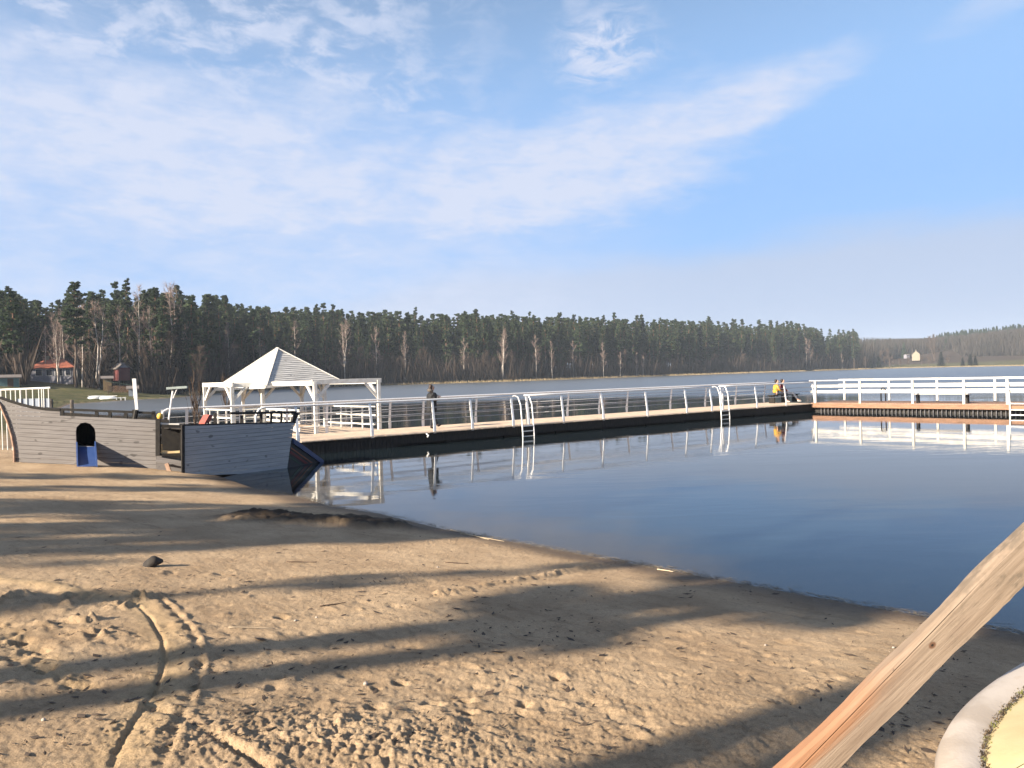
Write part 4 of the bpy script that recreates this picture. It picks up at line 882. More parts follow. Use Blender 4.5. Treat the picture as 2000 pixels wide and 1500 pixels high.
# moss and grime in the seam: many small tufts
mv, mf = [], []
seam = outline(0.115, 0.006)
for i in range(len(seam)-1):
    a, b = Vector(seam[i]), Vector(seam[i+1]); n_t = int((b-a).length/0.0011)+1
    for _ in range(min(n_t, 200)):
        p = a.lerp(b, rng.random()); off = Vector((rng.normal(0, 0.0075), rng.normal(0, 0.0075), rng.uniform(-0.002, 0.004))); p = p+off
        s_ = rng.uniform(0.0015, 0.0045); k_ = len(mv); a_ = rng.uniform(0, 6.28)
        for q in ((math.cos(a_)*s_, math.sin(a_)*s_, 0), (math.cos(a_+2.2)*s_, math.sin(a_+2.2)*s_, 0.001), (rng.uniform(-.004, .004), rng.uniform(-.004, .004), rng.uniform(0.002, 0.009))): mv.append(boat_pt(p+Vector(q)))
        mf.append((k_, k_+1, k_+2))
me = fast_mesh('moss_seam', mv, tris=mf); link('moss_seam', me, mat('moss and grime', (0.085, 0.060, 0.035), 0.9, (0.035, 0.026, 0.018), 60, c3=(0.10, 0.10, 0.03), c3s=14, c3r=(0.5, 0.6)), bo)
st = thing('boat_stand', 'low timber stand carrying the upturned cream dinghy', 'stand')
for d in (0.75, 1.9):
    q = boat_pt((d, 0, 0)); gz_ = ground_at(q[0], q[1]); MB().bar(V(q[0]-0.05, q[1]-0.7, q[2]-0.11), V(q[0]+0.05, q[1]+0.62, q[2]-0.11), 0.09, 0.07).build('cross_bar', M['worn'], st)
    for s_ in (-0.5, 0.45): MB().bar(V(q[0], q[1]+s_, gz_-0.1), V(q[0], q[1]+s_, q[2]-0.14), 0.07, 0.07, up=(0, 1, 0)).build('leg', M['worn'], st)

# ------------------------------------------------------------------ trees
def bark(name, lo_c, hi_c, z0, z1, dark, sc_=6):
    mt = bpy.data.materials.new(name); mt.use_nodes = True; n = mt.node_tree; X.nt = n; p = n.nodes['Principled BSDF']; p.inputs['Roughness'].default_value = 0.9; p.inputs['Specular IOR Level'].default_value = 0.1
    t = n.nodes.new('ShaderNodeTexCoord'); s_ = n.nodes.new('ShaderNodeSeparateXYZ'); n.links.new(t.outputs['Object'], s_.inputs[0]); z = X(s_.outputs[2])
    k = mixc(ss(z, z0, z1), lo_c, hi_c); k = mixc(ss(noise3(t.outputs['Object'], sc_, 3), 0.5, 0.68)*0.7, k, dark); n.links.new(k, p.inputs['Base Color']); return mt
def leafmat(name, a, b, trans=0.25):
    mt = bpy.data.materials.new(name); mt.use_nodes = True; n = mt.node_tree; X.nt = n; p = n.nodes['Principled BSDF']; p.inputs['Roughness'].default_value = 0.8; p.inputs['Specular IOR Level'].default_value = 0.15
    t = n.nodes.new('ShaderNodeTexCoord'); oi = n.nodes.new('ShaderNodeObjectInfo'); rnd = X(oi.outputs['Random'])
    k = mixc(ss(noise3(t.outputs['Object'], 0.55, 3), 0.35, 0.65), a, b); k = mixc(rnd*0.6, k, tuple(x*y for x, y in zip(a, (1.5, 1.15, 1.0)))); n.links.new(k, p.inputs['Base Color'])
    tl = n.nodes.new('ShaderNodeBsdfTranslucent'); n.links.new(k, tl.inputs[0]); mx = n.nodes.new('ShaderNodeMixShader'); mx.inputs[0].default_value = trans
    n.links.new(p.outputs[0], mx.inputs[1]); n.links.new(tl.outputs[0], mx.inputs[2]); n.links.new(mx.outputs[0], n.nodes['Material Output'].inputs[0]); return mt
M['pine_bark'] = bark('pine bark', (0.080, 0.062, 0.052), (0.14, 0.080, 0.052), 7, 12, (0.05, 0.04, 0.034))
M['birch_bark'] = bark('birch bark', (0.42, 0.38, 0.34), (0.50, 0.45, 0.40), 2, 8, (0.14, 0.115, 0.10), 2.2)
M['brush'] = bark('brushwood', (0.040, 0.031, 0.026), (0.066, 0.050, 0.040), 3, 12, (0.026, 0.021, 0.018), 0.3)
M['bare_bark'] = bark('bare branches', (0.075, 0.056, 0.045), (0.105, 0.078, 0.062), 2, 10, (0.05, 0.04, 0.033))
M['birch_twig'] = bark('birch twigs', (0.20, 0.155, 0.13), (0.23, 0.175, 0.15), 2, 8, (0.12, 0.085, 0.07), 2)
M['needles'] = leafmat('pine needles', (0.024, 0.042, 0.021), (0.058, 0.084, 0.042))
M['needles_dark'] = leafmat('spruce needles', (0.009, 0.016, 0.011), (0.018, 0.028, 0.018))
M['bush_leaf'] = leafmat('bush leaves', (0.040, 0.044, 0.022), (0.070, 0.062, 0.032))
def tubes_np(segs, n=5):
    """segs: (a, b, ra, rb) -> verts, quads"""
    v, q = [], []
    for a, b, ra, rb in segs:
        a, b = np.array(a), np.array(b); d = (b-a)/max(np.linalg.norm(b-a), 1e-6); x = np.cross(d, (0, 0, 1) if abs(d[2]) < .95 else (0, 1, 0)); x /= np.linalg.norm(x); y = np.cross(d, x); k = len(v)
        for p, r_ in ((a, ra), (b, rb)):
            for i in range(n): v.append(p+(x*math.cos(2*math.pi*i/n)+y*math.sin(2*math.pi*i/n))*r_)
        for i in range(n): q.append((k+i, k+(i+1) % n, k+n+(i+1) % n, k+n+i))
    return np.array(v), np.array(q)
def tri_cloud(centres, radii, per, size, rg, flat=0.55):
    """many leaf-sized triangles filling clumps"""
    C = np.repeat(np.array(centres), per, 0); rad = np.repeat(np.array(radii), per); N = len(C)
    d = rg.normal(size=(N, 3)); d /= np.linalg.norm(d, axis=1)[:, None]; r_ = rad*rg.random(N)**0.45
    P = C + d*r_[:, None]*np.array([1, 1, flat]); u = rg.normal(size=(N, 3)); u[:, 2] *= 0.6; u /= np.linalg.norm(u, axis=1)[:, None]; w = np.cross(u, rg.normal(size=(N, 3))); w /= np.linalg.norm(w, axis=1)[:, None]
    s_ = size*(0.6+0.8*rg.random(N))[:, None]
    v = np.stack([P-u*s_, P+u*s_*0.6+w*s_*0.7, P+u*s_*0.6-w*s_*0.7], 1).reshape(-1, 3); return v, np.arange(3*N).reshape(-1, 3)
def make_pine(seed, H=20.0, crown0=0.52, width=2.3, per=27, size=0.28, nwh=20):
    rg = np.random.default_rng(seed); segs = []; pts = [np.array([0, 0, -0.5])]; lean = rg.normal(0, 0.25, 2)
    for i in range(1, 8): t_ = i/7; pts.append(np.array([lean[0]*t_**2+rg.normal(0, .10), lean[1]*t_**2+rg.normal(0, .10), H*0.97*t_]))
    rad = lambda t_: (0.36 if 600 <= seed < 610 else 0.20)*(1-t_)**0.6+0.025
    for i in range(7): segs.append((pts[i], pts[i+1], rad(i/7), rad((i+1)/7)))
    def stem(t_): f_ = t_*7; i = min(int(f_), 6); return pts[i]+(pts[i+1]-pts[i])*(f_-i)
    cs, rs = [], []
    for i in range(nwh):
        t_ = max(crown0, min(1.0, crown0+(0.99-crown0)*(i/(nwh-1))**0.9+rg.normal(0, .008))); prof = width*(1-((t_-crown0)/(1.03-crown0))**1.1)**1.0*(0.45+0.55*min(1, (t_-crown0)/0.18))*rg.uniform(.6, 1.15); a0 = rg.random()*6.28
        nb = rg.integers(3, 6)
        for b in range(nb):
            if rg.random() < 0.12: continue
            a_ = a0+6.28*b/nb+rg.normal(0, .25); L = prof*rg.uniform(0.55, 1.12)+0.15; up_ = rg.uniform(-0.05, 0.35)*L+0.15*L*(t_ > .8); c = stem(min(t_, 0.985)); e = c+np.array([math.cos(a_)*L, math.sin(a_)*L, up_])
            segs.append((c, e, 0.05, 0.012))
            for f_ in ((0.55, 0.95) if L > 1.0 else (0.85,)): cs.append(c+(e-c)*f_+rg.normal(0, .12, 3)); rs.append((0.16+0.26*L)*rg.uniform(0.6, 1.1))
    for _ in range(6):                                      # dead stubs below the crown
        t_ = rg.uniform(0.22, crown0); c = stem(t_); a_ = rg.random()*6.28; segs.append((c, c+np.array([math.cos(a_), math.sin(a_), rg.uniform(-.3, .2)])*rg.uniform(.5, 1.5), 0.03, 0.008))
    return tubes_np(segs, 5), tri_cloud(cs, rs, per, size, rg)
def make_spruce(seed, H=17.0, width=2.2, per=20, size=0.3):
    rg = np.random.default_rng(seed); segs = [(np.array([0, 0, -.5]), np.array([0, 0, H*.98]), .2, .02)]; cs, rs = [], []
    for i in range(24):
        t_ = 0.08+0.91*i/23; L0 = width*(1-t_)**0.85+0.1; a0 = rg.random()*6
        for b in range(6):
            a_ = a0+b*1.047+rg.normal(0, .2); L = L0*rg.uniform(.7, 1.1); c = np.array([0, 0, H*t_]); e = c+np.array([math.cos(a_)*L, math.sin(a_)*L, -0.28*L]); 
            for f_ in (0.45, 0.9): cs.append(c+(e-c)*f_); rs.append(0.28+0.16*L)
    return tubes_np(segs, 6), tri_cloud(cs, rs, per//2, size, rg, 0.5)
def make_bare(seed, H=15.0, spread=2.6, stems=1, ntw=900, twl=0.8):
    """leafless tree: trunk, ascending limbs, a haze of fine twigs"""
    rg = np.random.default_rng(seed); trunk, limb, tips = [], [], []
    for s_ in range(stems):
        ln = rg.normal(0, 0.9 if stems > 1 else 0.35, 2); pts = [np.array([ln[0]*0.1*s_, ln[1]*.1*s_, -0.4])]
        for i in range(1, 9): t_ = i/8; pts.append(np.array([ln[0]*t_*1.2+rg.normal(0, .09), ln[1]*t_*1.2+rg.normal(0, .09), H*t_*(1-.06*s_)]))
        for i in range(8): trunk.append((pts[i], pts[i+1], .15*(1-i/8.5), .15*(1-(i+1)/8.5)))
        for k in range(20):
            t_ = rg.uniform(0.28, 0.97); i = min(int(t_*8), 7); c = pts[i]+(pts[i+1]-pts[i])*(t_*8-i); a_ = rg.random()*6.28; L = spread*(1.05-t_)**0.6*rg.uniform(.6, 1.2)
            m_ = c+np.array([math.cos(a_)*L*.55, math.sin(a_)*L*.55, L*.55]); e = m_+np.array([math.cos(a_)*L*.35, math.sin(a_)*L*.35, L*.75])
            limb += [(c, m_, .045, .025), (m_, e, .025, .008)]
            for f_ in np.linspace(0.3, 1, 4): tips.append(c+(m_-c)*min(1, f_*2) if f_ < .5 else m_+(e-m_)*(f_*2-1))
        tips.append(pts[-1])
    tips = np.array(tips); base = tips[rg.integers(0, len(tips), ntw)]; N = ntw
    d = rg.normal(size=(N, 3)); d[:, 2] = np.abs(d[:, 2])*1.0+0.35; d /= np.linalg.norm(d, axis=1)[:, None]; L = twl*rg.uniform(.5, 1.4, N)[:, None]; w = np.cross(d, rg.normal(size=(N, 3))); w /= np.linalg.norm(w, axis=1)[:, None]
    tv = np.stack([base-w*.022, base+w*.022, base+d*L], 1).reshape(-1, 3)
    lv, lq = tubes_np(limb, 4)
    return tubes_np(trunk, 6), (lv, lq, tv, np.arange(3*N).reshape(-1, 3))

class Kind:
    def __init__(s, trunk, crown, tm, cm, H, crown_is_bare=False):
        s.H = H; s.t = fast_mesh('trunk', trunk[0], quads=trunk[1], smooth=True); s.t.materials.append(tm)
        if crown_is_bare:
            lv, lq, tv, tt = crown; s.c = fast_mesh('crown', np.concatenate([lv, tv]), quads=lq, tris=tt+len(lv))
        else: s.c = fast_mesh('crown', crown[0], tris=crown[1])
        s.c.materials.append(cm)
def plant(kind, name, label, cat, x, y, H, group=None, rz=None, wide=1.0, z=None, parts=True):
    o = thing(name, label, cat, (x, y, ground_at(x, y) if z is None else z), rng.uniform(0, 6.28) if rz is None else rz, group); k = H/kind.H; w_ = k*wide; o.scale = (w_, w_, k)
    for nm, me in (('trunk', kind.t), ('crown', kind.c)):
        c = bpy.data.objects.new(nm, me); col.objects.link(c); c.parent = o
    return o
PINES = [Kind(*make_pine(100+i, 20, cr, w_), M['pine_bark'], M['needles'], 20) for i, (cr, w_) in enumerate(((.38, 2.5), (.46, 2.2), (.32, 2.8), (.52, 2.1), (.28, 2.5), (.42, 3.0)))]
SPRUCE = [Kind(*make_spruce(200+i), M['pine_bark'], M['needles_dark'], 17) for i in range(2)]
BIRCH = [Kind(*make_bare(300+i, 14, 2.3, st_, 700, .9), M['birch_bark'], M['birch_twig'], 14, True) for i, st_ in enumerate((1, 1, 2, 3))]
BARE = [Kind(*make_bare(320+i, 12, 2.9, 1+i % 2, 1300, .9), M['bare_bark'], M['bare_bark'], 12, True) for i in range(3)]

TREE_LINE = ([-200, -80, 0, 100, 200, 330, 390, 450, 600, 740, 870, 1000, 1150, 1300, 1500, 1650, 1700], [135, 132, 130, 138, 146, 148, 166, 202, 240, 261, 274, 289, 323, 366, 436, 508, 528])
SKYLINE = ([-200, -100, 0, 40, 70, 100, 150, 175, 220, 300, 360, 430, 470, 540, 600, 700, 760, 830, 900, 960, 1050, 1150, 1250, 1330, 1400, 1480, 1560, 1590, 1620, 1660, 1675, 1700], [540, 545, 552, 558, 578, 578, 546, 560, 556, 552, 566, 562, 585, 592, 592, 600, 598, 606, 606, 606, 612, 614, 616, 620, 620, 628, 626, 634, 652, 642, 642, 652])
def top_z(px, D): return aty(px, float(np.interp(px, *SKYLINE)), D).z
HOUSES = []                                                # clearings, filled in below: (px0, px1, D0, D1)
CLEAR = [(52, 165, 0, 158), (215, 262, 0, 160), (196, 250, 0, 142), (-15, 32, 0, 142), (95, 185, 160, 182)]
def free(px, D): return not any(a < px < b and c < D < d for a, b, c, d in CLEAR)
# pines of the far shore, the nearest rows one by one
n_ = 0; cand = []
for i in range(2600):
    px = rng.uniform(-70, 1668); D0 = float(np.interp(px, *TREE_LINE)); D = D0 + 38*rng.random()**1.5
    if rng.random() > (D0/520)**0.75*1.15: continue
    p = far(px, D)
    if not free(px, D) or any((p[0]-q[0])**2+(p[1]-q[1])**2 < (2.2)**2 for q in cand): continue
    cand.append((p[0], p[1], px, D, D-D0))
    if len(cand) >= 262: break
for x, y, px, D, dep in cand:
    zt = top_z(px, D); H = (zt-ground_at(x, y))*rng.uniform(0.78, 1.07 if dep > 6 else 0.98)*(1.0 if rng.random() < .75 else rng.uniform(.6, .85)); H = min(max(H, 8), 34)
    spruce = rng.random() < 0.10
    if spruce: plant(SPRUCE[rng.integers(0, 2)], 'spruce_tree', 'dark conical spruce standing among the pines of the far shore', 'tree', x, y, H*.85, 'spruces of the far shore', wide=rng.uniform(.9, 1.2))
    else: plant(PINES[rng.integers(0, len(PINES))], 'pine_tree', 'tall dark green pine in the forest along the far shore', 'tree', x, y, H, 'pines of the far shore', wide=rng.uniform(.8, 1.15))
# the clump of tall pines where the forest ends on the right
for px, py, D, k, l in ((1603, 645, 500, 2, 'rounded pine with a thin crown, first of the loose clump where the forest ends'), (1622, 640, 502, 5, 'broad dark pine in the loose clump where the forest ends'), (1640, 641, 500, 0, 'narrow pine beside the outermost one where the forest ends'), (1668, 640, 506, 4, 'outermost tall pine at the right end of the forest')):
    x, y = far(px, D); plant(PINES[k], 'pine_tree', l, 'tree', x, y, aty(px, py, D).z-ground_at(x, y), 'loose pine clump at the end of the forest', wide=.85)
# the two big pines at the far left
for px, py, D, k, l in ((148, 545, 137, 5, 'broad crowned pine rising above the red roofed cottage'), (30, 556, 128, 2, 'big dark pine at the far left edge of the forest')):
    x, y = far(px, D); plant(PINES[k], 'pine_tree', l, 'tree', x, y, aty(px, py, D).z-ground_at(x, y), None, wide=1.25)
x, y = far(350, 151); plant(SPRUCE[0], 'spruce_tree', 'very dark spruce reaching the ground behind the ship mast', 'tree', x, y, aty(350, 635, 151).z-ground_at(x, y), None, wide=1.1)
x, y = far(265, 146); plant(SPRUCE[1], 'spruce_tree', 'dark green spruce right of the red gabled cabin', 'tree', x, y, aty(265, 672, 146).z-ground_at(x, y), None)
# pale birches
BIR = [(190, 735, 592, 141, 2), (159, 735, 600, 140, 0), (128, 712, 605, 150, 1), (108, 715, 612, 150, 1), (148, 700, 585, 146, 3), (270, 740, 562, 150, 0), (332, 745, 557, 153, 2), (88, 720, 640, 145, 0), (112, 730, 625, 143, 3), (232, 730, 600, 148, 1), (298, 740, 600, 152, 1),
       (575, 745, 630, 232, 0), (672, 742, 627, 246, 2), (735, 735, 640, 258, 1), (1178, 737, 670, 322, 0), (1211, 737, 688, 332, 1), (1048, 742, 655, 296, 1), (980, 742, 640, 283, 3), (1078, 740, 668, 300, 0), (1118, 738, 665, 312, 1), (1243, 736, 690, 342, 0), (1255, 736, 694, 344, 1), (1481, 727, 690, 428, 1), (1576, 722, 662, 470, 0), (1584, 722, 664, 472, 1), (1645, 718, 690, 498, 1), (790, 742, 650, 262, 0), (905, 740, 660, 274, 1), (450, 742, 630, 200, 1), (510, 742, 640, 216, 0)]
for px, pb, pt_, D, k in BIR:
    x, y = far(px, D); zt = aty(px, pt_, D).z; nm = 'bare pale barked birch on the far shore in front of the pines'
    if (px, k) == (190, 2): nm = 'pale leaning birch with several bare stems right of the red roofed cottage'
    plant(BIRCH[k], 'birch_tree', nm, 'tree', x, y, max(zt-ground_at(x, y), 5), 'birches of the far shore', wide=rng.uniform(.75, 1.0) if k < 2 else 1.0)
# brown leafless trees along the water
for i in range(70):
    px = rng.uniform(-40, 1690); D = float(np.interp(px, *TREE_LINE))+rng.uniform(-4, 3)
    if not free(px, D): continue
    x, y = far(px, D)
    plant(BARE[i % 3], 'bare_tree', 'brown leafless tree at the foot of the far forest', 'tree', x, y, rng.uniform(5, 12), 'leafless trees of the far shore', wide=rng.uniform(.9, 1.5))

def tile(parts, place, rg):
    """one mesh from many copies: parts = [(v, f)] with triangles; place = rows of x, y, z, scale, wide, angle"""
    V_, F_ = [], []; k = 0
    for r_ in place:
        v, f = parts[rg.integers(0, len(parts))]; c, s_ = math.cos(r_[5]), math.sin(r_[5]); w_ = r_[3]*r_[4]
        q = np.column_stack([(v[:, 0]*c-v[:, 1]*s_)*w_+r_[0], (v[:, 0]*s_+v[:, 1]*c)*w_+r_[1], v[:, 2]*r_[3]+r_[2]]); V_.append(q); F_.append(f+k); k += len(v)
    return np.concatenate(V_), np.concatenate(F_)
def tri(q): return np.concatenate([q[:, [0, 1, 2]], q[:, [0, 2, 3]]])
# the depth of the forest behind the front rows, one mass
low = [make_pine(400+i, 20, .24, 2.9, 8, .50, 15) for i in range(3)]
pl_ = []; pxs = rng.uniform(-160, 1675, 1900)
for px in pxs:
    D0 = float(np.interp(px, *TREE_LINE)); D = D0+rng.uniform(14, 105)
    if rng.random() > (D0/520)**0.5*1.3 or not free(px, D): continue
    x, y = far(px, D); pl_.append((x, y, px, D))
gz2 = height([(a, b) for a, b, _, _ in pl_]); pl2 = [(a, b, g, min(max((top_z(px, D)-g)*rng.uniform(.68, .97), 8), 36)/20, rng.uniform(.9, 1.3), rng.uniform(0, 6.28)) for (a, b, px, D), g in zip(pl_, gz2)]
rg0 = np.random.default_rng(5); v, f = tile([c for t_, c in low], pl2, rg0); wood = link('forest', fast_mesh('forest', v, tris=f), M['needles']); tag(wood, kind='stuff')
rg0 = np.random.default_rng(5); v, f = tile([(t_[0], tri(t_[1])) for t_, c in low], pl2, rg0); link('forest_trunks', fast_mesh('forest_trunks', v, tris=f), M['pine_bark'], wood)
# undergrowth: leafless brushwood filling the foot of the forest
def slivers(P, hgt, wid, lean, rg):
    N = len(P); d = rg.normal(0, lean, (N, 3)); d[:, 2] = 1; d *= hgt[:, None]; a_ = rg.uniform(0, 3.14, N); w_ = np.stack([np.cos(a_), np.sin(a_), np.zeros(N)], 1)*wid[:, None]
    return np.stack([P-w_, P+w_, P+d], 1).reshape(-1, 3), np.arange(3*N).reshape(-1, 3)
def scatter(n, px0, px1, off0, off1, tl=TREE_LINE):
    px = rng.uniform(px0, px1, n); D0 = np.interp(px, *tl); keep = rng.random(n) < (D0/520)**0.6*1.2; px, D0 = px[keep], D0[keep]; D = D0+rng.uniform(off0, off1, len(px)); ok = np.array([free(a, b) for a, b in zip(px, D)]); px, D = px[ok], D[ok]
    P = np.array([far(a, b) for a, b in zip(px, D)]); z = height(P); g = signed(P) > 0.4; return np.column_stack([P, z])[g], px[g]
P, px = scatter(110000, -120, 1700, -7, 45); hh = rng.gamma(2.4, 1.5, len(P))*(0.5+0.9*(0.5+vnoise(P[:, 0], P[:, 1], .06, 51))); hh = np.clip(hh, .5, 11)
v, f = slivers(P, hh, 0.07+0.016*hh, 0.22, rng); tag(link('undergrowth', fast_mesh('undergrowth', v, tris=f), M['brush']), kind='stuff')
# dry reeds all along the far waterline
M['reed'] = mat('dry reeds', (0.33, 0.265, 0.165), 0.9, (0.22, 0.17, 0.10), 0.4, spec=0.1)
rp_, seg_ = [], SH[[i for i, p in enumerate(SHORE)]]
A_, B_ = SH[19:35], SH[20:36]
for a, b in zip(A_, B_):
    L_ = np.linalg.norm(b-a); n_ = int(L_*26); t_ = rng.random((n_, 1)); d = (b-a)/L_; nn = np.array([-d[1], d[0]]); rp_.append(a+(b-a)*t_+nn*rng.normal(0.0, 0.9, (n_, 1)))
P = np.concatenate(rp_); s_ = signed(P); k_ = (s_ > -1.6) & (s_ < 2.2) & (vnoise(P[:, 0], P[:, 1], .05, 52) > -.33); P = P[k_]; z = np.maximum(height(P), -0.05)
v, f = slivers(np.column_stack([P, z]), rng.uniform(.35, 1.05, len(P)), np.full(len(P), .05), .22, rng); tag(link('reeds', fast_mesh('reeds', v, tris=f), M['reed']), kind='stuff')

# ------------------------------------------------------------------ far right: wooded ridge, meadow, house
lows = [make_spruce(520+i, 17, 2.6, 8, .6) for i in range(2)]
RIDGE = ([1640, 1690, 1740, 1800, 1860, 1900, 1940, 2000, 2200], [661, 660, 663, 663, 660, 655, 651, 645, 636])
rb2 = []
for i in range(1500):
    px = rng.uniform(1640, 2130); D = rng.uniform(640, 980); x, y = far(px, D)
    if not ((px > 1830 and D > 760) or rng.random() < .16): continue
    g = ground_at(x, y); zt = aty(px, float(np.interp(px, *RIDGE))+rng.uniform(-2, 8), D).z
    rb2.append((x, y, g, min(max(zt-g, 8), 24)*rng.uniform(.75, 1.05)/17, rng.uniform(1.0, 1.6), rng.uniform(0, 6.28)))
px = rng.uniform(1620, 2150, 90000); D = rng.uniform(560, 980, len(px)); k_ = (D > np.interp(px, [1620, 1690, 1720, 1760, 1860, 1880, 2000, 2150], [540, 545, 625, 660, 660, 610, 575, 560])); px, D = px[k_], D[k_]
P = np.array([far(a, b) for a, b in zip(px, D)]); z = height(P); zt = np.array([aty(a, np.interp(a, *RIDGE), b).z for a, b in zip(px, D)]); hh = np.minimum(rng.gamma(6, 1.7, len(P))*(.55+.9*(.5+vnoise(P[:, 0], P[:, 1], .03, 71))), np.maximum(zt-z, 3)+rng.uniform(0, 2, len(P)))
v, f = slivers(np.column_stack([P, z]), hh, .10+.022*hh, .16, rng); hw_ = link('hill_woods', fast_mesh('hill_woods', v, tris=f), bark('hill brushwood', (0.026, 0.025, 0.022), (0.044, 0.038, 0.032), 3, 12, (0.018, 0.019, 0.015), 0.05)); tag(hw_, kind='stuff')
v, f = tile([c for t_, c in lows], rb2, rg0); link('hill_conifers', fast_mesh('hill_conifers', v, tris=f), M['needles'], hw_)
for i, (px, D, H, k) in enumerate(((1700, 512, 9, 1), (1716, 518, 11, 1), (1728, 522, 8, 0), (1745, 530, 7, 0), (1758, 533, 6, 0), (1775, 534, 7, 0), (1800, 528, 6, 0), (1815, 520, 8, 0), (1838, 515, 14, 1), (1850, 508, 7, 0), (1880, 495, 8, 1), (1895, 482, 11, 1), (1905, 478, 9, 1), (1825, 600, 20, 0), (1930, 640, 13, 1), (1690, 508, 8, 0), (1738, 560, 13, 0), (1720, 560, 12, 0))):
    x, y = far(px, D)
    if k: plant(SPRUCE[i % 2], 'shore_conifer', 'low dark conifer on the distant shore below the meadow', 'tree', x, y, H*.7, 'conifers of the distant shore', wide=2.2)
    else: plant(BARE[i % 3], 'bare_tree', 'brown leafless tree on the distant shore near the small house', 'tree', x, y, H, 'leafless trees of the distant shore', wide=1.4)
M['cream_wall'] = mat('cream plaster', (0.26, 0.235, 0.18), 0.8); M['grey_roof'] = mat('grey roof sheet', (0.16, 0.14, 0.13), 0.7)
M['red_roof'] = mat('orange red roof tiles', (0.30, 0.095, 0.055), 0.8, (0.22, 0.07, 0.04), 3); M['pale_wall'] = mat('pale bluish wall', (0.22, 0.22, 0.26), 0.8); M['glass'] = mat('dark window glass', (0.015, 0.018, 0.03), 0.15, None, 3, spec=.5)
M['green_roof'] = mat('green sheet roof', (0.11, 0.16, 0.125), 0.7); M['wood_wall'] = mat('brown timber wall', (0.11, 0.065, 0.045), 0.85); M['teal'] = mat('teal shed paint', (0.10, 0.17, 0.17), 0.8); M['red_wall'] = mat('red painted gable', (0.12, 0.03, 0.03), 0.8)
def house(name, label, cat, x, y, z, L, W, h, rh, rz, wall, roof, wins=(), hip=0.0, eave=0.35, chim=False, door=None, gable=None):
    """walls, pitched roof (hipped when hip > 0), windows on the front long side (local -y) and gable ends at +-x"""
    o = thing(name, label, cat, (x, y, z), rz)
    def put(mb, nm, mt): b_ = mb.build(nm, mt, None); b_.parent = o; return b_
    mb = MB(); mb.quad_box([(-L/2, -W/2, -1), (L/2, -W/2, -1), (L/2, W/2, -1), (-L/2, W/2, -1), (-L/2, -W/2, h), (L/2, -W/2, h), (L/2, W/2, h), (-L/2, W/2, h)])
    put(mb, 'wall', wall)
    if not hip:
        for s_ in (-1, 1): mb = MB(); mb.prism([(s_*(L/2-.01), -W/2, h), (s_*(L/2-.01), W/2, h), (s_*(L/2-.01), 0, h+rh*.93)], (-s_*.1, 0, 0)); put(mb, 'gable', gable or wall)
    e = eave; mb = MB(); k = 0.12
    for s_ in (-1, 1):
        a, b = (-L/2-e, s_*(W/2+e), h-e*rh/(W/2)), (L/2+e, s_*(W/2+e), h-e*rh/(W/2)); c, d = (L/2+e-hip, 0, h+rh), (-L/2-e+hip, 0, h+rh)
        mb.prism([a, b, c, d], (0, 0, k))
    if hip:
        for s_ in (-1, 1): mb.prism([(s_*(L/2+e), -(W/2+e), h-e*rh/(W/2)), (s_*(L/2+e), W/2+e, h-e*rh/(W/2)), (s_*(L/2+e-hip), 0, h+rh)], (0, 0, k))
    r_ = put(mb, 'roof', roof)
    if chim: c_ = MB().box((-L*.18, 0, h+rh+.2), .6, .6, 1.0).build('chimney', M['cream_wall'], None); c_.parent = r_
    for cx, cz_, ww, wh in wins:
        f_ = put(MB().box((cx, -W/2-.03, cz_), ww+.16, .08, wh+.16), 'window', M['white_paint']); g_ = MB().box((cx, -W/2-.06, cz_), ww, .06, wh).build('pane', M['glass'], None); g_.parent = f_
    if door: put(MB().box((door[0], -W/2-.03, door[1]/2), door[2], .08, door[1]), 'door', M['wood_wall'])
    return o
x, y = far(1789, 610); house('house', 'small cream house with a lit gable on the meadow of the distant shore', 'house', x, y, ground_at(x, y)+1.6, 8, 5.5, 4.0, 3.0, R(62), M['cream_wall'], M['grey_roof'], ((-1.5, 2, 1, 1.2), (1.5, 2, 1, 1.2)), chim=True)
x, y = far(1771, 640); house('shed', 'tiny pale shed left of the distant cream house', 'shed', x, y, ground_at(x, y)+1.5, 3.4, 3, 1.8, 0.8, R(20), M['pale_wall'], M['grey_roof'])

# ------------------------------------------------------------------ left shore: cottage, cabins, boats, railing
def face_yaw(x, y): return -math.atan2(x, y)                # local -y looks at the viewer
def bank(px, D): x, y = far(px, D); return x, y, ground_at(x, y)
x, y, z = bank(107, 147); zb = aty(107, 738, 147).z
house('cottage', 'cottage with an orange red hipped roof among the trees on the left shore', 'house', x, y, zb-0.3, 7.0, 5.6, aty(107, 718, 147).z-zb+0.4, aty(107, 703.5, 147).z-aty(107, 718, 147).z, face_yaw(x, y)-R(12), M['pale_wall'], M['red_roof'], ((-2.1, 1.3, 1.0, 1.1), (-.4, 1.3, .9, 1.1), (1.2, 1.3, 1.2, 1.2), (2.7, 1.3, .8, 1.1)), hip=2.6, eave=.5, chim=True)
x, y, z = bank(128, 168); zb = aty(128, 700, 168).z; house('cabin', 'brown cabin with a flat reddish roof above and behind the red roofed cottage', 'cabin', x, y, min(zb, z+3), 6.5, 5, 2.0, .5, face_yaw(x, y)+R(8), M['wood_wall'], M['red_roof'], ((-1.6, 1.1, 1.0, .9), (1.2, 1.1, 1, .9)))
x, y, z = bank(170, 172); house('cabin', 'small cabin with a pale green roof in the trees right of the brown cabin', 'cabin', x, y, aty(170, 704, 172).z, 3.4, 3, 1.4, .5, face_yaw(x, y), M['wood_wall'], M['green_roof'])
x, y, z = bank(236, 143); house('cabin', 'small cabin with a red and white gable under the spruce', 'cabin', x, y, aty(236, 733, 143).z, 2.8, 2.0, 1.4, .8, face_yaw(x, y)-R(70), M['red_wall'], M['grey_roof'], gable=M['pale_wall'])
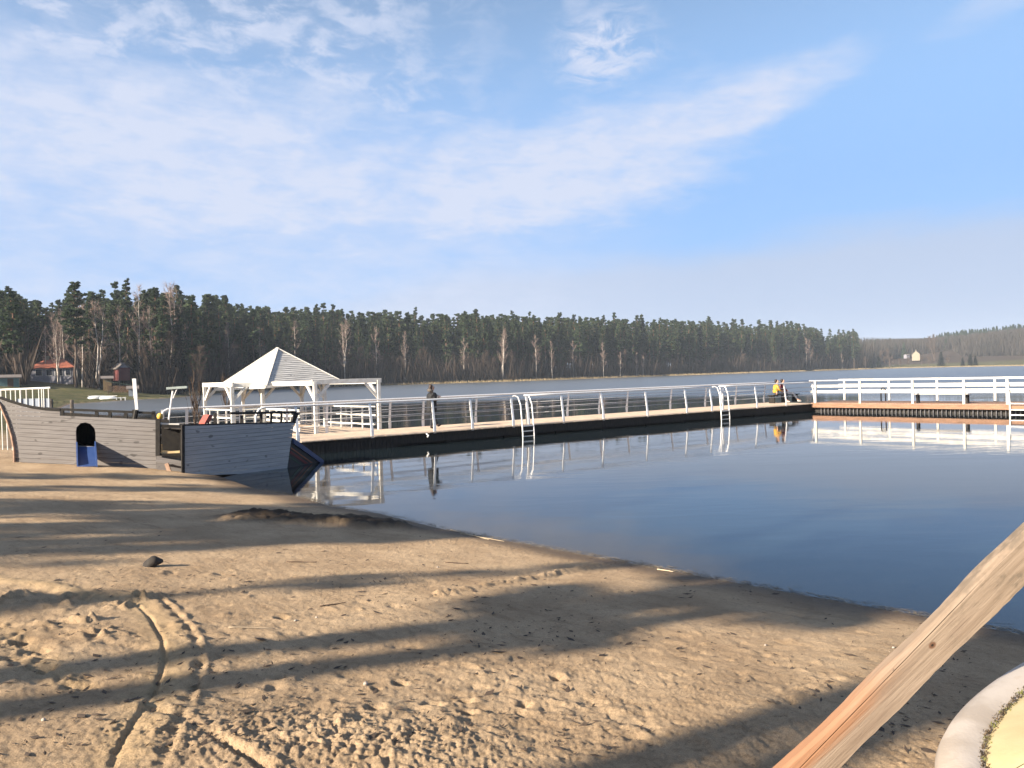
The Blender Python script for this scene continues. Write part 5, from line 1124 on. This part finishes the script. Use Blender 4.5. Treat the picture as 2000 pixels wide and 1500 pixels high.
x, y, z = bank(281, 168); house('cabin', 'brownish cabin half hidden high in the forest', 'cabin', x, y, aty(281, 703, 168).z, 2.8, 2.5, 1.5, .6, face_yaw(x, y), mat('ochre boards', (0.20, 0.12, 0.085), .85), M['red_roof'])
x, y, z = bank(10, 124); house('shed', 'teal shed at the far left edge beyond the white railing', 'shed', x, y, min(aty(10, 758, 124).z, z+.5), 3.6, 2.6, 1.7, .35, face_yaw(x, y), M['teal'], M['grey_roof'], door=(.6, 1.5, .8))
x, y, z = bank(229, 128); zb = aty(229, 764, 128).z
st_ = thing('wood_store', 'firewood store with a slanting green roof on the left shore', 'wood store', (x, y, min(zb, z+.3)), face_yaw(x, y))
def sub(o, mb, nm, mt): b_ = mb.build(nm, mt, None); b_.parent = o; return b_
for a_ in (-1.5, 1.5):
    for b_ in (-.5, .5): sub(st_, MB().bar((a_, b_, -.5), (a_, b_, 1.7-.45*(a_ > 0)), .1, .1, up=(0, 1, 0)), 'post', M['wood_wall'])
sub(st_, MB().bar((-1.8, 0, 1.95), (1.9, 0, 1.2), 1.5, .05), 'roof', M['green_roof'])
mb = MB()
for i in range(11):
    for j in range(6): mb.tube([(-1.35+i*.26+.13*(j % 2), -.42, .12+j*.19), (-1.35+i*.26+.13*(j % 2), .4, .12+j*.19)], .085+.03*rng.random(), 7)
sub(st_, mb, 'logs', mat('split firewood', (0.25, 0.15, 0.09), .85, (0.12, 0.07, 0.045), 5))
x, y, z = bank(208, 132); house('shed', 'small ochre shed left of the firewood store', 'shed', x, y, aty(208, 752, 132).z, 1.3, 1.2, 1.2, .25, face_yaw(x, y), mat('ochre shed boards', (0.19, 0.13, 0.06), .85, (0.12, 0.08, 0.045), 5), M['grey_roof'])
x, y, z = bank(257, 128); house('shed', 'pale blue grey lean-to at the right end of the firewood store', 'shed', x, y, min(aty(257, 762, 128).z, z+.4), 1.2, 1.4, .9, .3, face_yaw(x, y), mat('blue grey boards', (.22, .25, .29), .8), M['grey_roof'])
def small_boat(px, py, D, L, yaw, label):
    p = aty(px, py, D); z = ground_at(p.x, p.y); o = thing('rowing_boat', label, 'boat', (p.x, p.y, max(z, 0)), face_yaw(p.x, p.y)+yaw, 'white boats lying on the left shore')
    v, f = [], []; nu, nv = 14, 9
    for i in range(nu+1):
        u = i/nu; x_ = (u-.5)*L; w_ = .62*math.sin(math.pi*min(1, u*.92+.08))**.6*(1 if u > .1 else .75); hgt_ = .48*math.sin(math.pi*(u*.9+.08))**.5
        for j in range(nv): a_ = math.pi*j/(nv-1); v.append((x_, -w_*math.cos(a_), hgt_*math.sin(a_)**.7+.05))
    for i in range(nu):
        for j in range(nv-1): f.append((i*nv+j, i*nv+j+1, (i+1)*nv+j+1, (i+1)*nv+j))
    f += [tuple(range(nv)), tuple(nu*nv+j for j in range(nv))[::-1]]
    me = bpy.data.meshes.new('hull'); me.from_pydata(v, [], f); me.polygons.foreach_set('use_smooth', [True]*len(f)); link('hull', me, M['white_paint'], o)
    sub(o, MB().bar((-L*.46, 0, .50), (L*.46, 0, .50), .06, .08), 'keel', M['white_paint'])
    return o
small_boat(188, 775, 119, 2.5, 0.1, 'white upturned rowing boat on the left shore, the left of two'); small_boat(212, 775.5, 118.5, 2.6, -0.15, 'bluish white upturned rowing boat on the left shore, the right of two')
p = aty(236, 780, 119); jt = thing('jetty', 'tiny white jetty with posts right of the upturned boats', 'jetty', (p.x, p.y, 0), face_yaw(p.x, p.y))
sub(jt, MB().box((0, .4, .42), 1.5, 1.6, .08), 'deck', M['white_paint'])
for a_ in (-.6, 0, .6): sub(jt, MB().bar((a_, -.35, -.5), (a_, -.35, .5), .16, .16, up=(0, 1, 0)), 'post', M['white_paint'])
# white railing with its pale panel behind the ship's stern
rt = thing('railing', 'white tubular railing with thin balusters behind the stern of the play ship', 'railing')
D_ = 27.0; ra_, rb2_ = aty(-60, 764, D_), aty(98, 757.5, D_)
MB().tube([ra_, rb2_], .035, 8).build('top_rail', M['white_paint'], rt)
for px in (-48, -36, -24, -12, 1.5, 11, 20.5, 30, 39.5, 51, 63.5, 75.5, 81, 85, 94.5):
    q = aty(px, 760, D_); k_ = (q.x-ra_.x)/(rb2_.x-ra_.x); tp_ = ra_.lerp(rb2_, k_); g_ = ground_at(tp_.x, tp_.y); MB().tube([V(tp_.x, tp_.y, g_-.1), tp_], .018 if px not in (39.5, -48) else .028, 6).build('baluster', M['white_paint'], rt)
k0, k1 = (aty(31, 760, D_).x-ra_.x)/(rb2_.x-ra_.x), 0.98; q0, q1 = ra_.lerp(rb2_, k0), ra_.lerp(rb2_, k1)
MB().prism([V(q0.x, q0.y+.03, aty(31, 779, D_).z), V(q1.x, q1.y+.03, aty(95, 778, D_).z), V(q1.x, q1.y+.03, 0.9), V(q0.x, q0.y+.03, .9)], V(0, .02, 0)).build('panel', mat('pale blue panel', (.20, .24, .30), .5, (.16, .19, .25), 3), rt)
for px, l in ((99.5, 'weathered wooden post beside the end of the white railing'), (140, 'weathered wooden post standing in the reeds behind the ship rail')):
    p = aty(px, 779 if px < 120 else 781, 60); g_ = ground_at(p.x, p.y); mb = MB(); mb.tube([V(p.x, p.y, g_-.4), V(p.x, p.y, p.z-.06), V(p.x, p.y, p.z)], [.14, .13, .10], 8)
    o = mb.build('mooring_post', mat('grey weathered post', (.12, .10, .085), .9, (.06, .05, .04), 5), None); tag(o, l, 'post')
# leaning pole with a flat bar, bare bushes, golden round-headed post behind the door
pt_, pb_ = aty(337.5, 763, 24.5), aty(329, 824, 24.5)
ls = thing('leaning_pole', 'leaning grey pole with a flat crossbar behind the play ship', 'pole')
MB().tube([V(pb_.x-.03, pb_.y, .1), pb_, pt_], .028, 8).build('pole', M['steel'], ls)
c0_, c1_ = aty(326, 758.5, 24.5), aty(366, 756, 24.5); MB().bar(c0_, c1_, .10, .075).build('crossbar', mat('grey green bar', (.20, .24, .24), .7), ls)
MB().tube([pt_, V(pt_.x, pt_.y, c0_.z+.02)], .05, 8).build('clamp', M['black'], ls); MB().tube([V(pt_.x, pt_.y, pt_.z-.25), V(pt_.x+.14, pt_.y, c0_.z-.02)], .014, 6).build('strut', M['steel'], ls)
yl = thing('yellow_figure', 'small golden yellow post with a rounded head behind the ship door', 'post'); p = aty(313, 832, 21.5); z0_ = p.z
MB().tube([V(p.x, p.y, .1), V(p.x, p.y, z0_+.18)], .05, 10).build('stem', mat('golden paint', (.55, .30, .05), .5), yl); ball('head', (p.x, p.y, z0_+.27), .085, mat('golden head paint', (.62, .38, .07), .5), yl, (1, 1, 1.15))
for px, py, D, H, l in ((375, 742, 23.5, None, 'thin leafless bush behind the play ship, left of the gazebo'), (440, 738, 38, None, 'reddish brown leafless tree seen through the left bay of the gazebo')):
    p = aty(px, py, D); g_ = max(ground_at(p.x, p.y), 0.05); rgk = make_bare(int(px), 3.0, 1.2, 2, 90, .45); kd = Kind(rgk[0], rgk[1], M['bare_bark'], M['bare_bark'], 3.0, True); plant(kd, 'bare_bush', l, 'bush', p.x, p.y, p.z-g_, None, z=g_, wide=.30 if px < 400 else .4)

# ------------------------------------------------------------------ trees behind the viewer that throw the long shadows
d_, n_v = V(math.sin(SUN_AZ), math.cos(SUN_AZ), 0), V(-math.cos(SUN_AZ), math.sin(SUN_AZ), 0)
SHADOW_PINES = [Kind(*make_pine(600+i, 20, cr, w_, (15, 30, 15)[i], .26, (15, 18, 15)[i]), M['pine_bark'], M['needles'], 20) for i, (cr, w_) in enumerate(((.57, 2.5), (.42, 3.2), (.60, 2.0)))]
#SHADOWTREES
for t_, q_, H, k, wd in ((-18.0, 4.20, 15.5, 0, .9), (-19.0, 4.85, 15.0, 2, .95), (-20.2, 6.55, 14.0, 2, .33), (-16.3, 2.25, 15.0, 0, .9), (-17, 1.80, 15.5, 2, .95), (-23.8, 9.9, 15.5, 1, .75), (-20.9, 11.2, 15, 1, .85), (-25.3, 12.6, 16.5, 1, .9), (-23, 13.6, 15, 0, .6), (-26.7, 16.6, 17, 2, .8), (-22.4, 18.8, 15, 0, .6)):
    p = d_*t_ + n_v*q_; plant(SHADOW_PINES[k], 'pine_tree', 'pine behind the viewer whose long shadow falls across the sand', 'tree', p.x, p.y, H, 'pines behind the beach', wide=wd)

# ------------------------------------------------------------------ things lying on the sand
M['twig'] = mat('dry twig', (.09, .06, .04), .9); M['straw'] = mat('bleached reed stem', (.42, .34, .24), .8); M['pebble'] = mat('pale pebble', (.36, .31, .26), .7); M['stone_dark'] = mat('dark stone', (.035, .030, .026), .85, (.02, .017, .015), 12, bump=.4, bscale=20)
def surf(px, py): p = atg(px, py); return p
GMESH = bpy.data.objects['ground']
bpy.context.view_layer.update()
dg = bpy.context.evaluated_depsgraph_get()
from mathutils.bvhtree import BVHTree
_me = GMESH.data; _n = len(_me.vertices); _co = np.empty(_n*3, dtype=np.float32); _me.vertices.foreach_get('co', _co); _co = _co.reshape(-1, 3)
from mathutils.kdtree import KDTree
_near = np.where((np.hypot(_co[:, 0], _co[:, 1]) < 26) & (np.abs(np.degrees(np.arctan2(_co[:, 0], _co[:, 1]))) < 44))[0][::3]; _kd = KDTree(len(_near))
for i, k_ in enumerate(_near): _kd.insert((_co[k_, 0], _co[k_, 1], 0), i)
_kd.balance()
def real_z(x, y): return float(np.mean([_co[_near[i], 2] for _, i, _ in _kd.find_n((x, y, 0), 3)]))
def stick(a, b, r_, label, mt, name='stick', group=None, cat='stick'):
    p, q = surf(*a), surf(*b); n_ = 6; pts = []
    for i in range(n_+1): c = p.lerp(q, i/n_); pts.append(V(c.x+rng.normal(0, .004), c.y+rng.normal(0, .004), real_z(c.x, c.y)+r_*.9))
    zs = [c.z for c in pts]; l0, l1 = max(zs[0], zs[1]), max(zs[-1], zs[-2])
    for i, c in enumerate(pts): c.z = max(c.z, l0+(l1-l0)*i/n_)
    return tag(MB().tube(pts, [r_*(1-.4*i/n_) for i in range(n_+1)], 6).build(name, mt, None, smooth=True), label, cat, group)
stick((447, 1227), (540, 1228), .0032, 'pale straight reed stem lying on open sand left of centre', M['straw'])
stick((880, 1036), (955, 1055), .007, 'long bleached reed stem along the waterline by the dark peat heap', M['straw'])
stick((900, 1043), (985, 1058), .006, 'second bleached reed stem at the waterline, nearer the viewer', M['straw'])
stick((1285, 1113), (1315, 1118), .008, 'short pale stick at the waterline in the middle of the beach', M['straw'])
stick((870, 1098), (915, 1101), .006, 'short dark twig on the sand below the peat heap', M['twig'])
stick((560, 1098), (618, 1100), .006, 'thin dark twig lying on sunny sand left of the peat heap', M['twig'])
stick((625, 1184), (675, 1180), .006, 'crooked dark twig on the sand above the double trunk shadow', M['twig'])
for px, py, r_, l in ((714, 1336, .016, 'white pebble below the trunk shadow in the foreground'), (577, 1211, .012, 'pale pebble right of the straight reed stem'), (618, 1206, .010, 'small pale pebble farthest right in the row by the reed stem'), (1745, 1266, .012, 'tiny white pebble near the slanting plank'), (560, 1206, .011, 'small cream pebble nearest the reed stem'), (85, 1412, .011, 'small pale pebble at the lower left edge'), (855, 1108, .012, 'pale pebble above the crown shadow streak'), (1495, 1262, .010, 'white pebble in the big shadow at the right')):
    p = surf(px, py); o = ball('pebble', (0, 0, 0), r_, M['pebble'], None, (1.25, .9, .7), 10); o.location = (p.x, p.y, real_z(p.x, p.y)+r_*.3); o.rotation_euler = (0, 0, rng.uniform(0, 3)); tag(o, l, 'pebble')
p = surf(297, 1106); me_o = ball('stone', (0, 0, 0), .095, M['stone_dark'], None, (1.0, .7, .55), 16); me = me_o.data
for v_ in me.vertices: v_.co *= 1+.35*(math.sin(v_.co.x*31+1)*math.sin(v_.co.y*27+2)*math.sin(v_.co.z*35))+.06*math.sin(v_.co.x*80)
me_o.location = (p.x, p.y, real_z(p.x, p.y)+.03); me_o.rotation_euler = (.1, -.25, .6); tag(me_o, 'dark angular stone on the open sand left of centre', 'stone')
# crumbs of bark, leaf and twig strewn over the sand
N = 5200; pxs = rng.uniform(-100, 1900, N); pys = 945+555*rng.random(N)**1.25; v, f = [], []
Pq = np.array([atz(a, b, .45).xy for a, b in zip(pxs, pys)]); hz_ = height(Pq); Pq = np.array([atz(a, b, h_).xy for a, b, h_ in zip(pxs, pys, hz_)]); sg = signed(Pq)
cl_ = vnoise(Pq[:, 0], Pq[:, 1], .9, 61)
for (x, y), s_, c_ in zip(Pq, sg, cl_):
    if s_ < .15 or math.hypot(x, y) > 22 or rng.random() > .35+1.5*c_: continue
    z = real_z(x, y); L = rng.choice([.008, .012, .02, .035], p=[.45, .3, .17, .08])*rng.uniform(.7, 1.3)*(1+.05*y); a_ = rng.uniform(0, 6.28); k_ = len(v); w_ = L*rng.uniform(.12, .5); ca_, sa_ = math.cos(a_), math.sin(a_)
    for u, t_, zz in ((-L, 0, .001), (0, w_, .004), (L, 0, .006), (0, -w_, .001)): v.append((x+u*ca_-t_*sa_, y+u*sa_+t_*ca_, z+zz+.002))
    f.append((k_, k_+1, k_+2, k_+3))
tag(link('beach_litter', fast_mesh('beach_litter', v, quads=f), mat('bark crumbs', (.075, .052, .036), .9, (.04, .028, .02), 9)), kind='stuff')
# straw and scum along the water's edge
v = []; Nw = 2600; seg_i = rng.integers(3, 13, Nw); tt_ = rng.random(Nw); pp = SH[seg_i]+(SH[seg_i+1]-SH[seg_i])*tt_[:, None]+rng.normal(0.03, .06, (Nw, 2)); f = []
for x, y in pp:
    z = max(real_z(x, y), 0)+.004; L = rng.uniform(.01, .06); a_ = rng.normal(-.75, .4); w_ = .0025; ca_, sa_ = math.cos(a_), math.sin(a_); k_ = len(v)
    for u, t_ in ((-L, -w_), (L, -w_), (L, w_), (-L, w_)): v.append((x+u*ca_-t_*sa_, y+u*sa_+t_*ca_, z))
    f.append((k_, k_+1, k_+2, k_+3))
tag(link('wash_line', fast_mesh('wash_line', v, quads=f), mat('dead reed bits', (.30, .24, .16), .9, (.10, .075, .05), 7)), kind='stuff')

# ------------------------------------------------------------------ thin winter haze over the lake
hb = MB(); hb.box((0, 700, 29), 3600, 3600, 78); hz_o = hb.build('haze', None, None); tag(hz_o, kind='stuff')
hm = bpy.data.materials.new('haze'); hm.use_nodes = True; n = hm.node_tree; n.nodes.remove(n.nodes['Principled BSDF']); pv = n.nodes.new('ShaderNodeVolumePrincipled')
pv.inputs['Color'].default_value = (0.72, 0.84, 1.0, 1); pv.inputs['Density'].default_value = 0.00024; pv.inputs['Anisotropy'].default_value = 0.0
n.links.new(pv.outputs[0], n.nodes['Material Output'].inputs['Volume']); hz_o.data.materials.append(hm)
